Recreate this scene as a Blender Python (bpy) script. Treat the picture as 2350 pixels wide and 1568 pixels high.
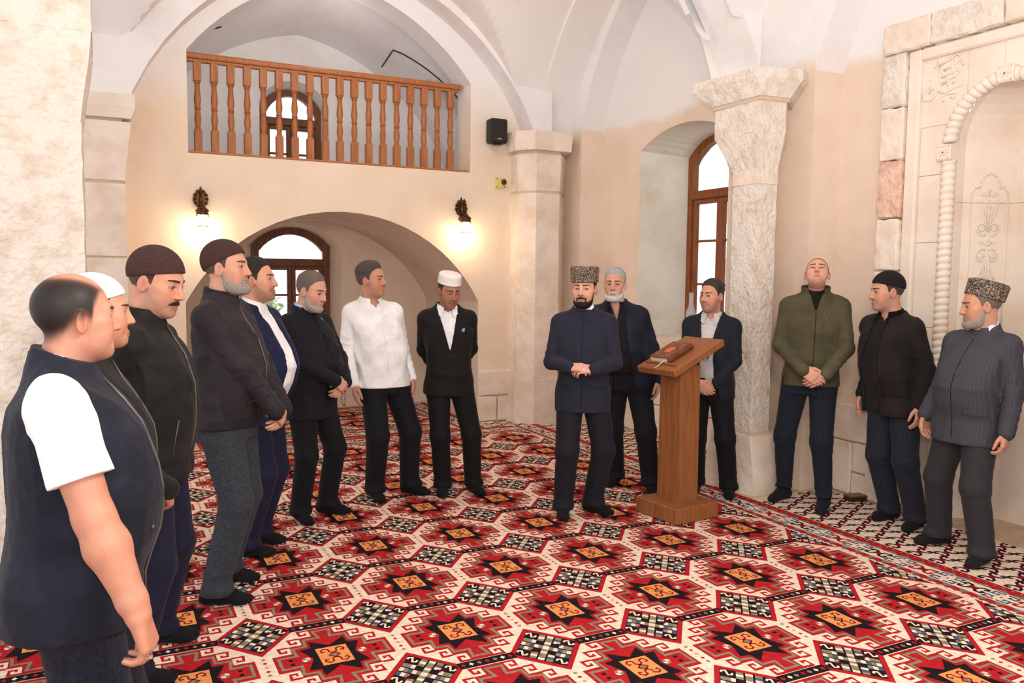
import bpy, bmesh, math, random
import numpy as np
from mathutils import Matrix, Vector
random.seed(7)
SC = bpy.context.scene
COL = SC.collection
for o in list(bpy.data.objects):
    bpy.data.objects.remove(o)

# ------------------------------------------------------------------ camera
CAM_Z = 1.68
yaw, pitch, roll = [math.radians(v) for v in (26.43, 4.51, 0.597)]
fwd = Vector((math.sin(yaw)*math.cos(pitch), math.cos(yaw)*math.cos(pitch), -math.sin(pitch)))
rgt = Vector((math.cos(yaw), -math.sin(yaw), 0))
upv = rgt.cross(fwd)
r2 = rgt*math.cos(roll) + upv*math.sin(roll)
u2 = upv*math.cos(roll) - rgt*math.sin(roll)
cam = bpy.data.cameras.new('camera')
cam.sensor_width = 36.0
cam.lens = 1888.0/2350.0*36.0
cam.clip_start = 0.05
camo = bpy.data.objects.new('camera', cam)
COL.objects.link(camo)
camo.matrix_world = Matrix(((r2.x, u2.x, -fwd.x, 0), (r2.y, u2.y, -fwd.y, 0), (r2.z, u2.z, -fwd.z, CAM_Z), (0, 0, 0, 1)))
SC.camera = camo

# ------------------------------------------------------------------ world, lights, exposure
SC.view_settings.view_transform = 'Standard'
SC.view_settings.look = 'None'
SC.view_settings.gamma = 1.0
SC.view_settings.use_curve_mapping = False
SC.view_settings.exposure = 0.2
W = bpy.data.worlds.new('overcast_sky')
SC.world = W
W.use_nodes = True
W.node_tree.nodes['Background'].inputs[0].default_value = (0.94, 0.97, 1.0, 1)
W.node_tree.nodes['Background'].inputs[1].default_value = 1.35

def add_light(name, typ, loc, power, color, **kw):
    L = bpy.data.lights.new(name, typ)
    L.energy = power
    L.color = color
    for k, v in kw.items():
        setattr(L, k, v)
    o = bpy.data.objects.new(name, L)
    o.location = loc
    COL.objects.link(o)
    return o
# the photographer's flash on the camera's hot shoe: some light straight ahead, its head tilted up to bounce off the vault
add_light('camera_flash', 'POINT', (0.02, -0.05, 1.86), 62, (1.0, 0.97, 0.95), shadow_soft_size=0.04)
fb = add_light('flash_head', 'SPOT', (0.02, -0.05, 1.90), 340, (0.90, 0.94, 1.0), shadow_soft_size=0.06, spot_size=math.radians(112), spot_blend=0.9)
fb.rotation_euler = Vector((1.35, 1.7, 1.9)).to_track_quat('-Z', 'Y').to_euler()
# unseen hanging lamps assumed for the hall, above and behind the photographer
add_light('unseen_hall_light', 'POINT', (1.3, 0.9, 2.8), 170, (1.0, 0.87, 0.72), shadow_soft_size=0.3)
add_light('unseen_hall_light', 'POINT', (-1.2, -0.6, 2.7), 60, (1.0, 0.87, 0.72), shadow_soft_size=0.3)
add_light('unseen_hall_light', 'POINT', (2.2, 6.4, 4.5), 45, (1.0, 0.90, 0.80), shadow_soft_size=0.25)  # unseen light added to brighten the far bay and its vault
add_light('gallery_fill_light', 'POINT', (2.2, 9.1, 4.3), 4.5, (1.0, 0.95, 0.90), shadow_soft_size=0.12)  # fill added to lift the gallery interior, no lamp known up there

# ------------------------------------------------------------------ materials
def lin(c):
    return tuple(((v/255.0)/12.92 if v <= 10.31 else (((v/255.0)+0.055)/1.055)**2.4) for v in c)

MATS = {}
def mat(name, rgb=(200, 200, 200), rough=0.7, rgb2=None, nscale=4.0, ndetail=4.0, mix=(0.4, 0.62), bump=0.0, bscale=60.0, bdist=0.01,
        metal=0.0, spec=0.4, sheen=0.0, attr=None, emit=None, estr=0.0, trans=0.0, coat=0.0, sss=0.0, stretch=None, wave=None, ior=1.45, zsplit=None, alpha=1.0):
    if name in MATS:
        return MATS[name]
    m = bpy.data.materials.new(name)
    m.use_nodes = True
    nt = m.node_tree
    N, L = nt.nodes, nt.links
    b = N['Principled BSDF']
    def inp(k, v):
        if k in b.inputs:
            b.inputs[k].default_value = v
    inp('Roughness', rough); inp('Metallic', metal); inp('Specular IOR Level', spec)
    inp('Sheen Weight', sheen); inp('Transmission Weight', trans); inp('Coat Weight', coat); inp('IOR', ior); inp('Alpha', alpha)
    if sss:
        inp('Subsurface Weight', sss); inp('Subsurface Radius', (0.012, 0.005, 0.003))
        inp('Subsurface Scale', 1.0)
    tc = N.new('ShaderNodeTexCoord')
    vec = tc.outputs['Object']
    if stretch:
        mp = N.new('ShaderNodeMapping'); mp.inputs['Scale'].default_value = stretch
        L.new(vec, mp.inputs['Vector']); vec = mp.outputs['Vector']
    base = None
    if attr:
        at = N.new('ShaderNodeAttribute'); at.attribute_name = attr
        base = at.outputs['Color']
    c1 = (*lin(rgb), 1)
    if rgb2 is not None:
        nz = N.new('ShaderNodeTexNoise'); nz.inputs['Scale'].default_value = nscale; nz.inputs['Detail'].default_value = ndetail
        nz.inputs['Roughness'].default_value = 0.62
        L.new(vec, nz.inputs['Vector'])
        mr = N.new('ShaderNodeMapRange'); mr.inputs[1].default_value = mix[0]; mr.inputs[2].default_value = mix[1]
        L.new(nz.outputs['Fac'], mr.inputs[0])
        mx = N.new('ShaderNodeMix'); mx.data_type = 'RGBA'
        L.new(mr.outputs[0], mx.inputs[0])
        if base is not None:
            mx.blend_type = 'MULTIPLY'
            L.new(base, mx.inputs[6]); mx.inputs[7].default_value = (*lin(rgb2), 1)
        else:
            mx.inputs[6].default_value = c1; mx.inputs[7].default_value = (*lin(rgb2), 1)
        base = mx.outputs[2]
    if wave:
        wv = N.new('ShaderNodeTexWave'); wv.bands_direction = wave[0]; wv.inputs['Scale'].default_value = wave[1]
        wv.inputs['Distortion'].default_value = wave[2]; wv.inputs['Detail'].default_value = 3
        L.new(vec, wv.inputs['Vector'])
        mx = N.new('ShaderNodeMix'); mx.data_type = 'RGBA'
        ml = N.new('ShaderNodeMath'); ml.operation = 'MULTIPLY'; ml.inputs[1].default_value = wave[4]
        L.new(wv.outputs['Fac'], ml.inputs[0]); L.new(ml.outputs[0], mx.inputs[0])
        if base is not None:
            L.new(base, mx.inputs[6])
        else:
            mx.inputs[6].default_value = c1
        mx.inputs[7].default_value = (*lin(wave[3]), 1)
        base = mx.outputs[2]
    if zsplit:      # upper coat of whitewash ending in an uneven edge at this height
        sx = N.new('ShaderNodeSeparateXYZ'); L.new(tc.outputs['Object'], sx.inputs[0])
        nz3 = N.new('ShaderNodeTexNoise'); nz3.inputs['Scale'].default_value = 3.0; nz3.inputs['Detail'].default_value = 5
        L.new(tc.outputs['Object'], nz3.inputs['Vector'])
        ad = N.new('ShaderNodeMath'); ad.operation = 'MULTIPLY_ADD'; ad.inputs[1].default_value = zsplit[1]
        L.new(nz3.outputs['Fac'], ad.inputs[0]); L.new(sx.outputs['Z'], ad.inputs[2])
        mr3 = N.new('ShaderNodeMapRange'); mr3.inputs[1].default_value = zsplit[0]+zsplit[1]*0.5-zsplit[2]; mr3.inputs[2].default_value = zsplit[0]+zsplit[1]*0.5+zsplit[2]
        L.new(ad.outputs[0], mr3.inputs[0])
        mx3 = N.new('ShaderNodeMix'); mx3.data_type = 'RGBA'
        L.new(mr3.outputs[0], mx3.inputs[0]); L.new(base, mx3.inputs[6]); mx3.inputs[7].default_value = (*lin(zsplit[3]), 1)
        base = mx3.outputs[2]
    if base is not None:
        L.new(base, b.inputs['Base Color'])
    else:
        b.inputs['Base Color'].default_value = c1
    if bump:
        n2 = N.new('ShaderNodeTexNoise'); n2.inputs['Scale'].default_value = bscale; n2.inputs['Detail'].default_value = 5
        L.new(vec, n2.inputs['Vector'])
        bp = N.new('ShaderNodeBump'); bp.inputs['Strength'].default_value = bump; bp.inputs['Distance'].default_value = bdist
        L.new(n2.outputs['Fac'], bp.inputs['Height'])
        L.new(bp.outputs['Normal'], b.inputs['Normal'])
    if emit is not None:
        b.inputs['Emission Color'].default_value = (*lin(emit), 1)
        b.inputs['Emission Strength'].default_value = estr
    MATS[name] = m
    return m

# ------------------------------------------------------------------ objects
def tag(o, label=None, cat=None, group=None, kind=None):
    if label: o['label'] = label
    if cat: o['category'] = cat
    if group: o['group'] = group
    if kind: o['kind'] = kind
    return o

def empty(name, loc=(0, 0, 0), rz=0.0, **kw):
    o = bpy.data.objects.new(name, None)
    o.empty_display_size = 0.1
    COL.objects.link(o)
    o.location = loc
    o.rotation_euler = (0, 0, rz)
    return tag(o, **kw)

def link(name, me, m=None, parent=None, loc=None, smooth=False, **kw):
    o = bpy.data.objects.new(name, me)
    if m is not None:
        if isinstance(m, (list, tuple)):
            if not me.materials:
                for q in m: me.materials.append(q)
        elif not me.materials:
            me.materials.append(m)
    COL.objects.link(o)
    if parent is not None:
        o.parent = parent
    if loc is not None:
        o.location = loc
    if smooth:
        me.polygons.foreach_set('use_smooth', np.ones(len(me.polygons), dtype=bool))
    return tag(o, **kw)

class MB:
    """collects faces of one mesh"""
    def __init__(self):
        self.v = []; self.f = []; self.mi = []; self.cur = 0
    def add(self, vs, fs):
        n = len(self.v)
        self.v += [tuple(p) for p in vs]
        self.f += [tuple(i+n for i in f) for f in fs]
        self.mi += [self.cur]*len(fs)
        return self
    def quad(self, a, b, c, d):
        return self.add([a, b, c, d], [(0, 1, 2, 3)])
    def box(self, lo, hi, M=None):
        x0, y0, z0 = lo; x1, y1, z1 = hi
        vs = [(x0, y0, z0), (x1, y0, z0), (x1, y1, z0), (x0, y1, z0), (x0, y0, z1), (x1, y0, z1), (x1, y1, z1), (x0, y1, z1)]
        if M is not None: vs = [tuple(M @ Vector(p)) for p in vs]
        return self.add(vs, [(0, 3, 2, 1), (4, 5, 6, 7), (0, 1, 5, 4), (1, 2, 6, 5), (2, 3, 7, 6), (3, 0, 4, 7)])
    def cbox(self, lo, hi, c=0.01, M=None):
        """box with chamfered edges"""
        bm = bmesh.new()
        bmesh.ops.create_cube(bm, size=1)
        s = [hi[i]-lo[i] for i in range(3)]; m = [(hi[i]+lo[i])/2 for i in range(3)]
        for v in bm.verts: v.co = Vector((v.co.x*s[0]+m[0], v.co.y*s[1]+m[1], v.co.z*s[2]+m[2]))
        bmesh.ops.bevel(bm, geom=bm.edges[:], offset=min(c, min(s)*0.45), segments=1, affect='EDGES')
        bm.verts.index_update()
        vs = [(M @ v.co if M is not None else v.co)[:] for v in bm.verts]
        self.add(vs, [[v.index for v in f.verts] for f in bm.faces])
        bm.free()
        return self
    def prism(self, poly, z0, z1, ax='z', M=None):
        """extrude 2-D polygon along axis: ax z->(x,y) poly, y->(x,z) poly, x->(y,z) poly"""
        n = len(poly)
        def P(p, t):
            q = {'z': (p[0], p[1], t), 'y': (p[0], t, p[1]), 'x': (t, p[0], p[1])}[ax]
            return tuple(M @ Vector(q)) if M is not None else q
        vs = [P(p, z0) for p in poly]+[P(p, z1) for p in poly]
        fs = [tuple(range(n))[::-1], tuple(range(n, 2*n))]+[(i, (i+1) % n, n+(i+1) % n, n+i) for i in range(n)]
        return self.add(vs, fs)
    def loft(self, rings, cap=True, closed=True):
        n = len(rings[0]); vs = [p for r in rings for p in r]; fs = []
        for k in range(len(rings)-1):
            for i in range(n if closed else n-1):
                j = (i+1) % n
                fs.append((k*n+i, k*n+j, (k+1)*n+j, (k+1)*n+i))
        if cap:
            fs.append(tuple(range(n))[::-1]); fs.append(tuple((len(rings)-1)*n+i for i in range(n)))
        return self.add(vs, fs)
    def lathe(self, prof, seg=16, M=None, cap=True):
        rings = []
        for r, z in prof:
            ring = [(r*math.cos(2*math.pi*i/seg), r*math.sin(2*math.pi*i/seg), z) for i in range(seg)]
            if M is not None: ring = [tuple(M @ Vector(p)) for p in ring]
            rings.append(ring)
        return self.loft(rings, cap)
    def tube(self, pts, r, seg=8, cap=True):
        pts = [Vector(p) for p in pts]; rings = []
        rr = r if isinstance(r, (list, tuple)) else [r]*len(pts)
        pn = None
        for i, p in enumerate(pts):
            t = (pts[min(i+1, len(pts)-1)]-pts[max(i-1, 0)])
            t = t.normalized() if t.length > 1e-9 else Vector((0, 0, 1))
            if pn is None:
                pn = t.orthogonal().normalized()
            pn = (pn-t*pn.dot(t))
            pn = pn.normalized() if pn.length > 1e-6 else t.orthogonal().normalized()
            b = t.cross(pn)
            rings.append([tuple(p+(pn*math.cos(2*math.pi*k/seg)+b*math.sin(2*math.pi*k/seg))*rr[i]) for k in range(seg)])
        return self.loft(rings, cap)
    def mesh(self, name):
        me = bpy.data.meshes.new(name)
        me.from_pydata(self.v, [], self.f)
        if any(self.mi):
            me.polygons.foreach_set('material_index', np.array(self.mi, dtype=np.int32))
        me.update()
        return me
    def build(self, name, m, parent=None, smooth=False, fix=True, auto=None, **kw):
        me = self.mesh(name)
        if fix:
            bm = bmesh.new(); bm.from_mesh(me)
            bmesh.ops.recalc_face_normals(bm, faces=bm.faces[:])
            bm.to_mesh(me); bm.free()
        o = link(name, me, m, parent, smooth=smooth or auto is not None, **kw)
        if auto is not None:
            try:
                me.set_sharp_from_angle(angle=math.radians(auto))
            except Exception:
                pass
        return o

def rough_box(lo, hi, div=0.06, amp=0.006, seed=0, chamfer=0.012):
    """stone block: subdivided box with worn, uneven faces"""
    bm = bmesh.new()
    bmesh.ops.create_cube(bm, size=1)
    s = [hi[i]-lo[i] for i in range(3)]; m = [(hi[i]+lo[i])/2 for i in range(3)]
    for v in bm.verts: v.co = Vector((v.co.x*s[0]+m[0], v.co.y*s[1]+m[1], v.co.z*s[2]+m[2]))
    bmesh.ops.bevel(bm, geom=bm.edges[:], offset=min(chamfer, min(s)*0.3), segments=1, affect='EDGES')
    for ax in range(3):
        n = int(s[ax]/div)
        for k in range(1, n):
            co = [0, 0, 0]; co[ax] = lo[ax]+s[ax]*k/n; no = [0, 0, 0]; no[ax] = 1
            bmesh.ops.bisect_plane(bm, geom=bm.verts[:]+bm.edges[:]+bm.faces[:], plane_co=co, plane_no=no)
    rnd = random.Random(seed)
    for v in bm.verts:
        v.co += Vector([(rnd.random()-0.5)*2*amp for _ in range(3)])
    me = bpy.data.meshes.new('stone')
    bm.to_mesh(me); bm.free()
    return me

# ------------------------------------------------------------------ setting
wash = (234, 231, 230)
plaster = mat('lime_plaster', (232, 213, 195), 0.9, rgb2=(223, 199, 178), nscale=1.3, ndetail=6, mix=(0.42, 0.68), bump=0.25, bscale=9, bdist=0.02, zsplit=(3.36, 0.3, 0.05, wash))
plaster_far = mat('lime_plaster_far', (236, 216, 195), 0.9, rgb2=(228, 204, 180), nscale=1.3, ndetail=6, mix=(0.42, 0.68), bump=0.25, bscale=9, bdist=0.02, zsplit=(3.55, 0.5, 0.35, wash))
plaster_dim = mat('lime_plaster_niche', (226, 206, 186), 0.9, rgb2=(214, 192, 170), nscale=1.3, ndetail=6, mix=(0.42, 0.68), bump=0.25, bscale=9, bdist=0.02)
plaster_sill = mat('pale_plaster_reveal', (224, 220, 208), 0.9, rgb2=(206, 196, 178), nscale=2.0, ndetail=6, mix=(0.42, 0.68), bump=0.25, bscale=9, bdist=0.02)
vaultm = mat('white_plaster', (236, 232, 231), 0.9, rgb2=(222, 216, 215), nscale=1.1, ndetail=6, mix=(0.45, 0.7), bump=0.2, bscale=7, bdist=0.02)
stone = mat('limestone', (236, 221, 206), 0.85, rgb2=(220, 199, 180), nscale=3.5, ndetail=8, mix=(0.42, 0.66), bump=0.5, bscale=38, bdist=0.012)
rstone = mat('hammered_limestone', (228, 219, 208), 0.9, rgb2=(204, 185, 164), nscale=9.0, ndetail=10, mix=(0.46, 0.74), bump=0.9, bscale=30, bdist=0.02)
pstone = mat('pink_limestone', (214, 170, 148), 0.9, rgb2=(232, 200, 180), nscale=9.0, ndetail=9, mix=(0.42, 0.6), bump=0.9, bscale=34, bdist=0.02)
smooth_stone = mat('dressed_limestone', (234, 221, 207), 0.7, rgb2=(222, 203, 184), nscale=2.5, ndetail=7, mix=(0.45, 0.7), bump=0.12, bscale=30, bdist=0.006)
mortar = mat('mortar', (206, 186, 162), 0.95, bump=0.3, bscale=60)
wood = mat('oak_stain', (184, 118, 72), 0.45, rgb2=(156, 92, 50), nscale=7, ndetail=5, mix=(0.35, 0.7), stretch=(6, 6, 0.7), bump=0.12, bscale=40, spec=0.4)
dkwood = mat('walnut_frame', (122, 74, 40), 0.5, rgb2=(88, 50, 26), nscale=8, ndetail=5, mix=(0.35, 0.7), stretch=(5, 5, 0.8), bump=0.12, bscale=40)
glass = mat('window_glass', (255, 255, 255), 0.03, trans=1.0, spec=0.3, ior=1.02)
black = mat('black_plastic', (24, 24, 26), 0.45)

def arcz(dx, c, z0, R):
    return z0+math.sqrt(max(R*R-(abs(dx)-c)**2, 1e-6))
def prof(c0, half, c, z0, R, n=14):
    """pointed arch intrados as (s, z) points from -half to half"""
    return [(c0+half*k/n, arcz(half*k/n, c, z0, R)) for k in range(-n, n+1)]

FAR = 8.6
AFAR = prof(2.33, 2.05, -0.324, 2.271, 2.591)
OPEN = [(2.25+1.48*k/14, arcz(1.48*k/14, -0.36, 2.411, 2.313)) for k in range(-14, 15)]
NR, NZ = 1.756, 0.584
NICHE = [(2.28+1.56*math.sin(math.pi/2*k/14), NZ+math.sqrt(NR*NR-(1.56*math.sin(math.pi/2*k/14))**2)) for k in range(-14, 15)]
ZTOP = 6.0

def arch_slab(mb, pr, t0, t1, ax, ztop=ZTOP, s0=None, s1=None, zb=None):
    """wall slab with an arched opening; ax 'y': slab normal Y (s = x); ax 'x': slab normal X (s = y)"""
    def P(s, z, t):
        return (s, t, z) if ax == 'y' else (t, s, z)
    for (a, za), (b, zb_) in zip(pr[:-1], pr[1:]):
        for t in (t0, t1):
            mb.quad(P(a, za, t), P(b, zb_, t), P(b, ztop, t), P(a, ztop, t))
        mb.quad(P(a, za, t0), P(b, zb_, t0), P(b, zb_, t1), P(a, za, t1))
    return mb
def slab(mb, s0, s1, z0, z1, t0, t1, ax):
    return mb.box((s0, t0, z0), (s1, t1, z1)) if ax == 'y' else mb.box((t0, s0, z0), (t1, s1, z1))

# floor
mb = MB(); mb.box((-4, -2.5, -0.1), (7.2, 11.2, 0.0))
mb.build('floor', mat('stone_floor', (214, 190, 164), 0.8, rgb2=(190, 164, 138), nscale=3, bump=0.2, bscale=30), kind='structure')

# far wall with the gallery opening and the niche below it
def interp(pr, s):
    return float(np.interp(s, [p[0] for p in pr], [p[1] for p in pr]))
mb = MB()
xs = sorted(set([-3.4, 4.6, 0.77, 3.73, 0.72, 3.84]+[p[0] for p in OPEN]+[p[0] for p in NICHE]))
for a, b in zip(xs[:-1], xs[1:]):
    m = (a+b)/2
    def piece(za, zb, za2, zb2):
        mb.quad((a, FAR, za), (b, FAR, zb), (b, FAR, zb2), (a, FAR, za2))
    inn = 0.72 < m < 3.84; ino = 0.77 < m < 3.73
    lo = (interp(NICHE, a), interp(NICHE, b)) if inn else (0, 0)
    if ino:
        piece(lo[0], lo[1], 2.84, 2.84)
        piece(interp(OPEN, a), interp(OPEN, b), ZTOP, ZTOP)
    else:
        piece(lo[0], lo[1], ZTOP, ZTOP)
# reveals of the gallery opening
for (a, za), (b, zb) in zip(OPEN[:-1], OPEN[1:]):
    mb.quad((a, FAR, za), (b, FAR, zb), (b, 8.98, zb), (a, 8.98, za))
mb.quad((0.77, FAR, 2.84), (0.77, 8.98, 2.84), (0.77, 8.98, OPEN[0][1]), (0.77, FAR, OPEN[0][1]))
mb.quad((3.73, FAR, 2.84), (3.73, 8.98, 2.84), (3.73, 8.98, OPEN[-1][1]), (3.73, FAR, OPEN[-1][1]))
mb.quad((0.77, FAR, 2.84), (3.73, FAR, 2.84), (3.73, 8.98, 2.84), (0.77, 8.98, 2.84))
wall_back = mb.build('wall_back', plaster_far, kind='structure', fix=False)

# niche under the gallery: barrel vault, side walls, rear wall with window
BK = 10.3
LWX0, LWX1 = 1.66, 2.55
def win_wall(mb, x0, x1, z0, ztopf, wx0, wx1, wz0, wtop, Y, n=48):
    """wall at plane Y from z0 up to ztopf(x) with an arched window hole"""
    xs = sorted(set([x0, x1, wx0, wx1]+[wx0+(wx1-wx0)*k/n for k in range(n+1)]+[x0+(x1-x0)*k/24 for k in range(25)]))
    for a, b in zip(xs[:-1], xs[1:]):
        m = (a+b)/2
        if wx0 < m < wx1:
            if wz0 > z0:
                mb.quad((a, Y, z0), (b, Y, z0), (b, Y, wz0), (a, Y, wz0))
            mb.quad((a, Y, wtop(a)), (b, Y, wtop(b)), (b, Y, ztopf(b)), (a, Y, ztopf(a)))
        else:
            mb.quad((a, Y, z0), (b, Y, z0), (b, Y, ztopf(b)), (a, Y, ztopf(a)))
def seg_top(c, half, zs, rise):
    R = (half*half+rise*rise)/(2*rise)
    return lambda x: zs+rise-R+math.sqrt(max(R*R-(x-c)**2, 0))
mb = MB()
for (a, za), (b, zb) in zip(NICHE[:-1], NICHE[1:]):
    mb.quad((a, FAR, za), (b, FAR, zb), (b, BK, zb), (a, BK, za))
for x in (0.72, 3.84):
    mb.quad((x, FAR, 0), (x, BK, 0), (x, BK, NICHE[0][1]), (x, FAR, NICHE[0][1]))
lw_face = seg_top(2.105, 0.60, 1.98, 0.34)
win_wall(mb, 0.70, 3.86, 0, lambda x: interp(NICHE, x)+0.03, 1.505, 2.705, 0.72, lw_face, BK)
# splayed window recess
lw_in = seg_top(2.14, 0.46, 2.05, 0.2)
n = 48
for k in range(n):
    a0, a1 = 1.505+1.2*k/n, 1.505+1.2*(k+1)/n
    b0, b1 = 1.68+0.92*k/n, 1.68+0.92*(k+1)/n
    mb.quad((a0, BK, lw_face(a0)), (a1, BK, lw_face(a1)), (b1, BK+0.35, lw_in(b1)), (b0, BK+0.35, lw_in(b0)))
mb.quad((1.505, BK, 0.72), (1.68, BK+0.35, 0.75), (1.68, BK+0.35, lw_in(1.68)), (1.505, BK, lw_face(1.505)))
mb.quad((2.705, BK, 0.72), (2.6, BK+0.35, 0.75), (2.6, BK+0.35, lw_in(2.6)), (2.705, BK, lw_face(2.705)))
mb.quad((1.505, BK, 0.72), (2.705, BK, 0.72), (2.6, BK+0.35, 0.75), (1.68, BK+0.35, 0.75))
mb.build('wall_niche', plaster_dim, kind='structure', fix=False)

# gallery room: floor, side walls, cross-lunetted vault, rear wall with window
GX0, GX1 = 0.25, 4.15
def gz(x, y):
    z = arcz(x-2.2, -0.36, 2.44, 2.45)-0.30*(y-8.98)/(10.3-8.98)
    l = 3.36+math.sqrt(max(0.46**2-(y-9.62)**2, 0))*1.45 if abs(y-9.62) < 0.46 else 0
    if abs(x-2.2) > 0.95 and l > z:
        z = l
    return z
mb = MB()
NXg, NYg = 60, 30
g = [[(GX0+(GX1-GX0)*i/NXg, 8.98+(BK-8.98)*j/NYg) for i in range(NXg+1)] for j in range(NYg+1)]
vs = [(x, y, gz(x, y)) for row in g for x, y in row]
mb.add(vs, [(j*(NXg+1)+i, j*(NXg+1)+i+1, (j+1)*(NXg+1)+i+1, (j+1)*(NXg+1)+i) for j in range(NYg) for i in range(NXg)])
uw = seg_top(2.14, 0.42, 3.74, 0.27)
win_wall(mb, GX0, GX1, 2.84, lambda x: gz(x, BK)+0.03, 1.72, 2.56, 2.84, uw, BK)
uwi = seg_top(2.14, 0.36, 3.72, 0.22)
for k in range(n):
    a0, a1 = 1.72+0.84*k/n, 1.72+0.84*(k+1)/n
    b0, b1 = 1.78+0.72*k/n, 1.78+0.72*(k+1)/n
    mb.quad((a0, BK, uw(a0)), (a1, BK, uw(a1)), (b1, BK+0.3, uwi(b1)), (b0, BK+0.3, uwi(b0)))
mb.quad((1.72, BK, 2.84), (1.78, BK+0.3, 2.84), (1.78, BK+0.3, uwi(1.78)), (1.72, BK, uw(1.72)))
mb.quad((2.56, BK, 2.84), (2.5, BK+0.3, 2.84), (2.5, BK+0.3, uwi(2.5)), (2.56, BK, uw(2.56)))
for x in (GX0, GX1):
    mb.quad((x, 8.98, 2.84), (x, BK, 2.84), (x, BK, 4.6), (x, 8.98, 4.6))
# inner face of the front wall, left and right of the opening
for a, b in ((GX0, 0.77), (3.73, GX1)):
    mb.quad((a, 8.98, 2.84), (b, 8.98, 2.84), (b, 8.98, 4.8), (a, 8.98, 4.8))
mb.quad((GX0, 8.98, 2.84), (GX1, 8.98, 2.84), (GX1, BK+0.3, 2.84), (GX0, BK+0.3, 2.84))
mb.build('wall_gallery', vaultm, kind='structure', fix=False)
# black cables clipped along the lunettes
cab = mat('black_cable', (40, 38, 40), 0.6)
def cable(pts, label):
    m2 = MB(); m2.tube([(x, y, gz(x, y)-0.008) for x, y in pts], 0.008, 6)
    m2.build('electric_cable', cab, label=label, cat='cable')
cable([(2.2+0.96, 9.62+0.44*math.cos(t)) for t in [math.pi*k/14 for k in range(0, 8)]]+[(2.2+0.96+0.75*k/8, 9.62-0.02-0.40*k/8) for k in range(1, 9)], 'thin black cable along the vault edge, right side of the gallery')
cable([(2.2-0.98-0.6*k/8, 9.62-0.02-0.36*k/8) for k in range(9)], 'thin black cable along the vault edge, left side of the gallery')

# wall arch in front of the far wall
mb = MB(); arch_slab(mb, AFAR, 8.3, FAR, 'y')
slab(mb, -3.4, 0.28, 3.27, ZTOP, 8.3, FAR, 'y'); slab(mb, 4.38, 4.6, 3.3, ZTOP, 8.3, FAR, 'y')
mb.build('trim_1', vaultm, kind='structure')

# right side: stepped wall arches, bay with the window and bay with the prayer niche
B1, B2 = 6.97, 3.42
A1O = prof(B1, 1.52, -1.0, 2.5, 2.653)
A1I = prof(B1, 1.255, -1.204, 2.656, 2.563)
A2O = prof(B2, 1.6, -1.0, 2.42, 2.755)
A2I = prof(B2, 1.345, -1.15, 2.56, 2.60)
mb = MB()
arch_slab(mb, A1O, 4.5, 4.95, 'x'); arch_slab(mb, A2O, 4.5, 4.95, 'x')
slab(mb, 8.49, 9.0, 3.29, ZTOP, 4.5, 4.95, 'x'); slab(mb, 5.02, 5.45, 3.26, ZTOP, 4.5, 4.95, 'x'); slab(mb, 1.4, 1.82, 3.26, ZTOP, 4.5, 4.95, 'x')
mb.build('trim_2', vaultm, kind='structure')
mb = MB()
arch_slab(mb, A1I, 4.95, 5.25, 'x'); arch_slab(mb, A2I, 4.95, 5.25, 'x')
mb.build('trim_3', vaultm, kind='structure')
mb = MB()
slab(mb, 8.225, 9.0, 0, ZTOP, 4.95, 5.25, 'x'); slab(mb, 4.765, 5.715, 0, ZTOP, 4.95, 5.25, 'x'); slab(mb, 1.3, 2.075, 0, ZTOP, 4.95, 5.25, 'x')
mb.build('trim_4', plaster, kind='structure')

# right wall with window recess (bay 1) and prayer-niche hole (bay 2)
RX = 5.25
rec = seg_top(6.75, 0.735, 3.05, 0.185)
MC, MR = 3.40, 0.40           # prayer niche centre line and radius of its arch
def mih(y):
    return 2.60+math.sqrt(max(MR*MR-(y-MC)**2, 0))
mb = MB()
ys = sorted(set([1.3, 9.0, 6.015, 7.485, 4.765, 5.715]+[6.015+1.47*k/14 for k in range(15)]+[MC+MR*math.sin(math.pi/2*k/12) for k in range(-12, 13)]))
for a, b in zip(ys[:-1], ys[1:]):
    m = (a+b)/2
    if 6.015 < m < 7.485:
        mb.quad((RX, a, 0), (RX, b, 0), (RX, b, 1.05), (RX, a, 1.05))
        mb.quad((RX, a, rec(a)), (RX, b, rec(b)), (RX, b, ZTOP), (RX, a, ZTOP))
    elif abs(m-MC) < MR:
        mb.quad((RX, a, mih(a)), (RX, b, mih(b)), (RX, b, ZTOP), (RX, a, ZTOP))
    else:
        mb.quad((RX, a, 0), (RX, b, 0), (RX, b, ZTOP), (RX, a, ZTOP))
WX = 5.8
rin = seg_top(6.75, 0.50, 2.98, 0.2)
wall_right = mb.build('wall_right', plaster, kind='structure', fix=False)
mb = MB()
for k in range(14):
    a0, a1 = 6.015+1.47*k/14, 6.015+1.47*(k+1)/14
    b0, b1 = 6.25+1.0*k/14, 6.25+1.0*(k+1)/14
    mb.quad((RX, a0, rec(a0)), (RX, a1, rec(a1)), (WX, b1, rin(b1)), (WX, b0, rin(b0)))
mb.quad((RX, 6.015, 1.05), (WX, 6.25, 1.08), (WX, 6.25, rin(6.25)), (RX, 6.015, rec(6.015)))
mb.quad((RX, 7.485, 1.05), (WX, 7.25, 1.08), (WX, 7.25, rin(7.25)), (RX, 7.485, rec(7.485)))
mb.quad((RX, 6.015, 1.05), (RX, 7.485, 1.05), (WX, 7.25, 1.08), (WX, 6.25, 1.08))
mb.build('window_reveal', plaster_sill, wall_right, fix=False)

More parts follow.
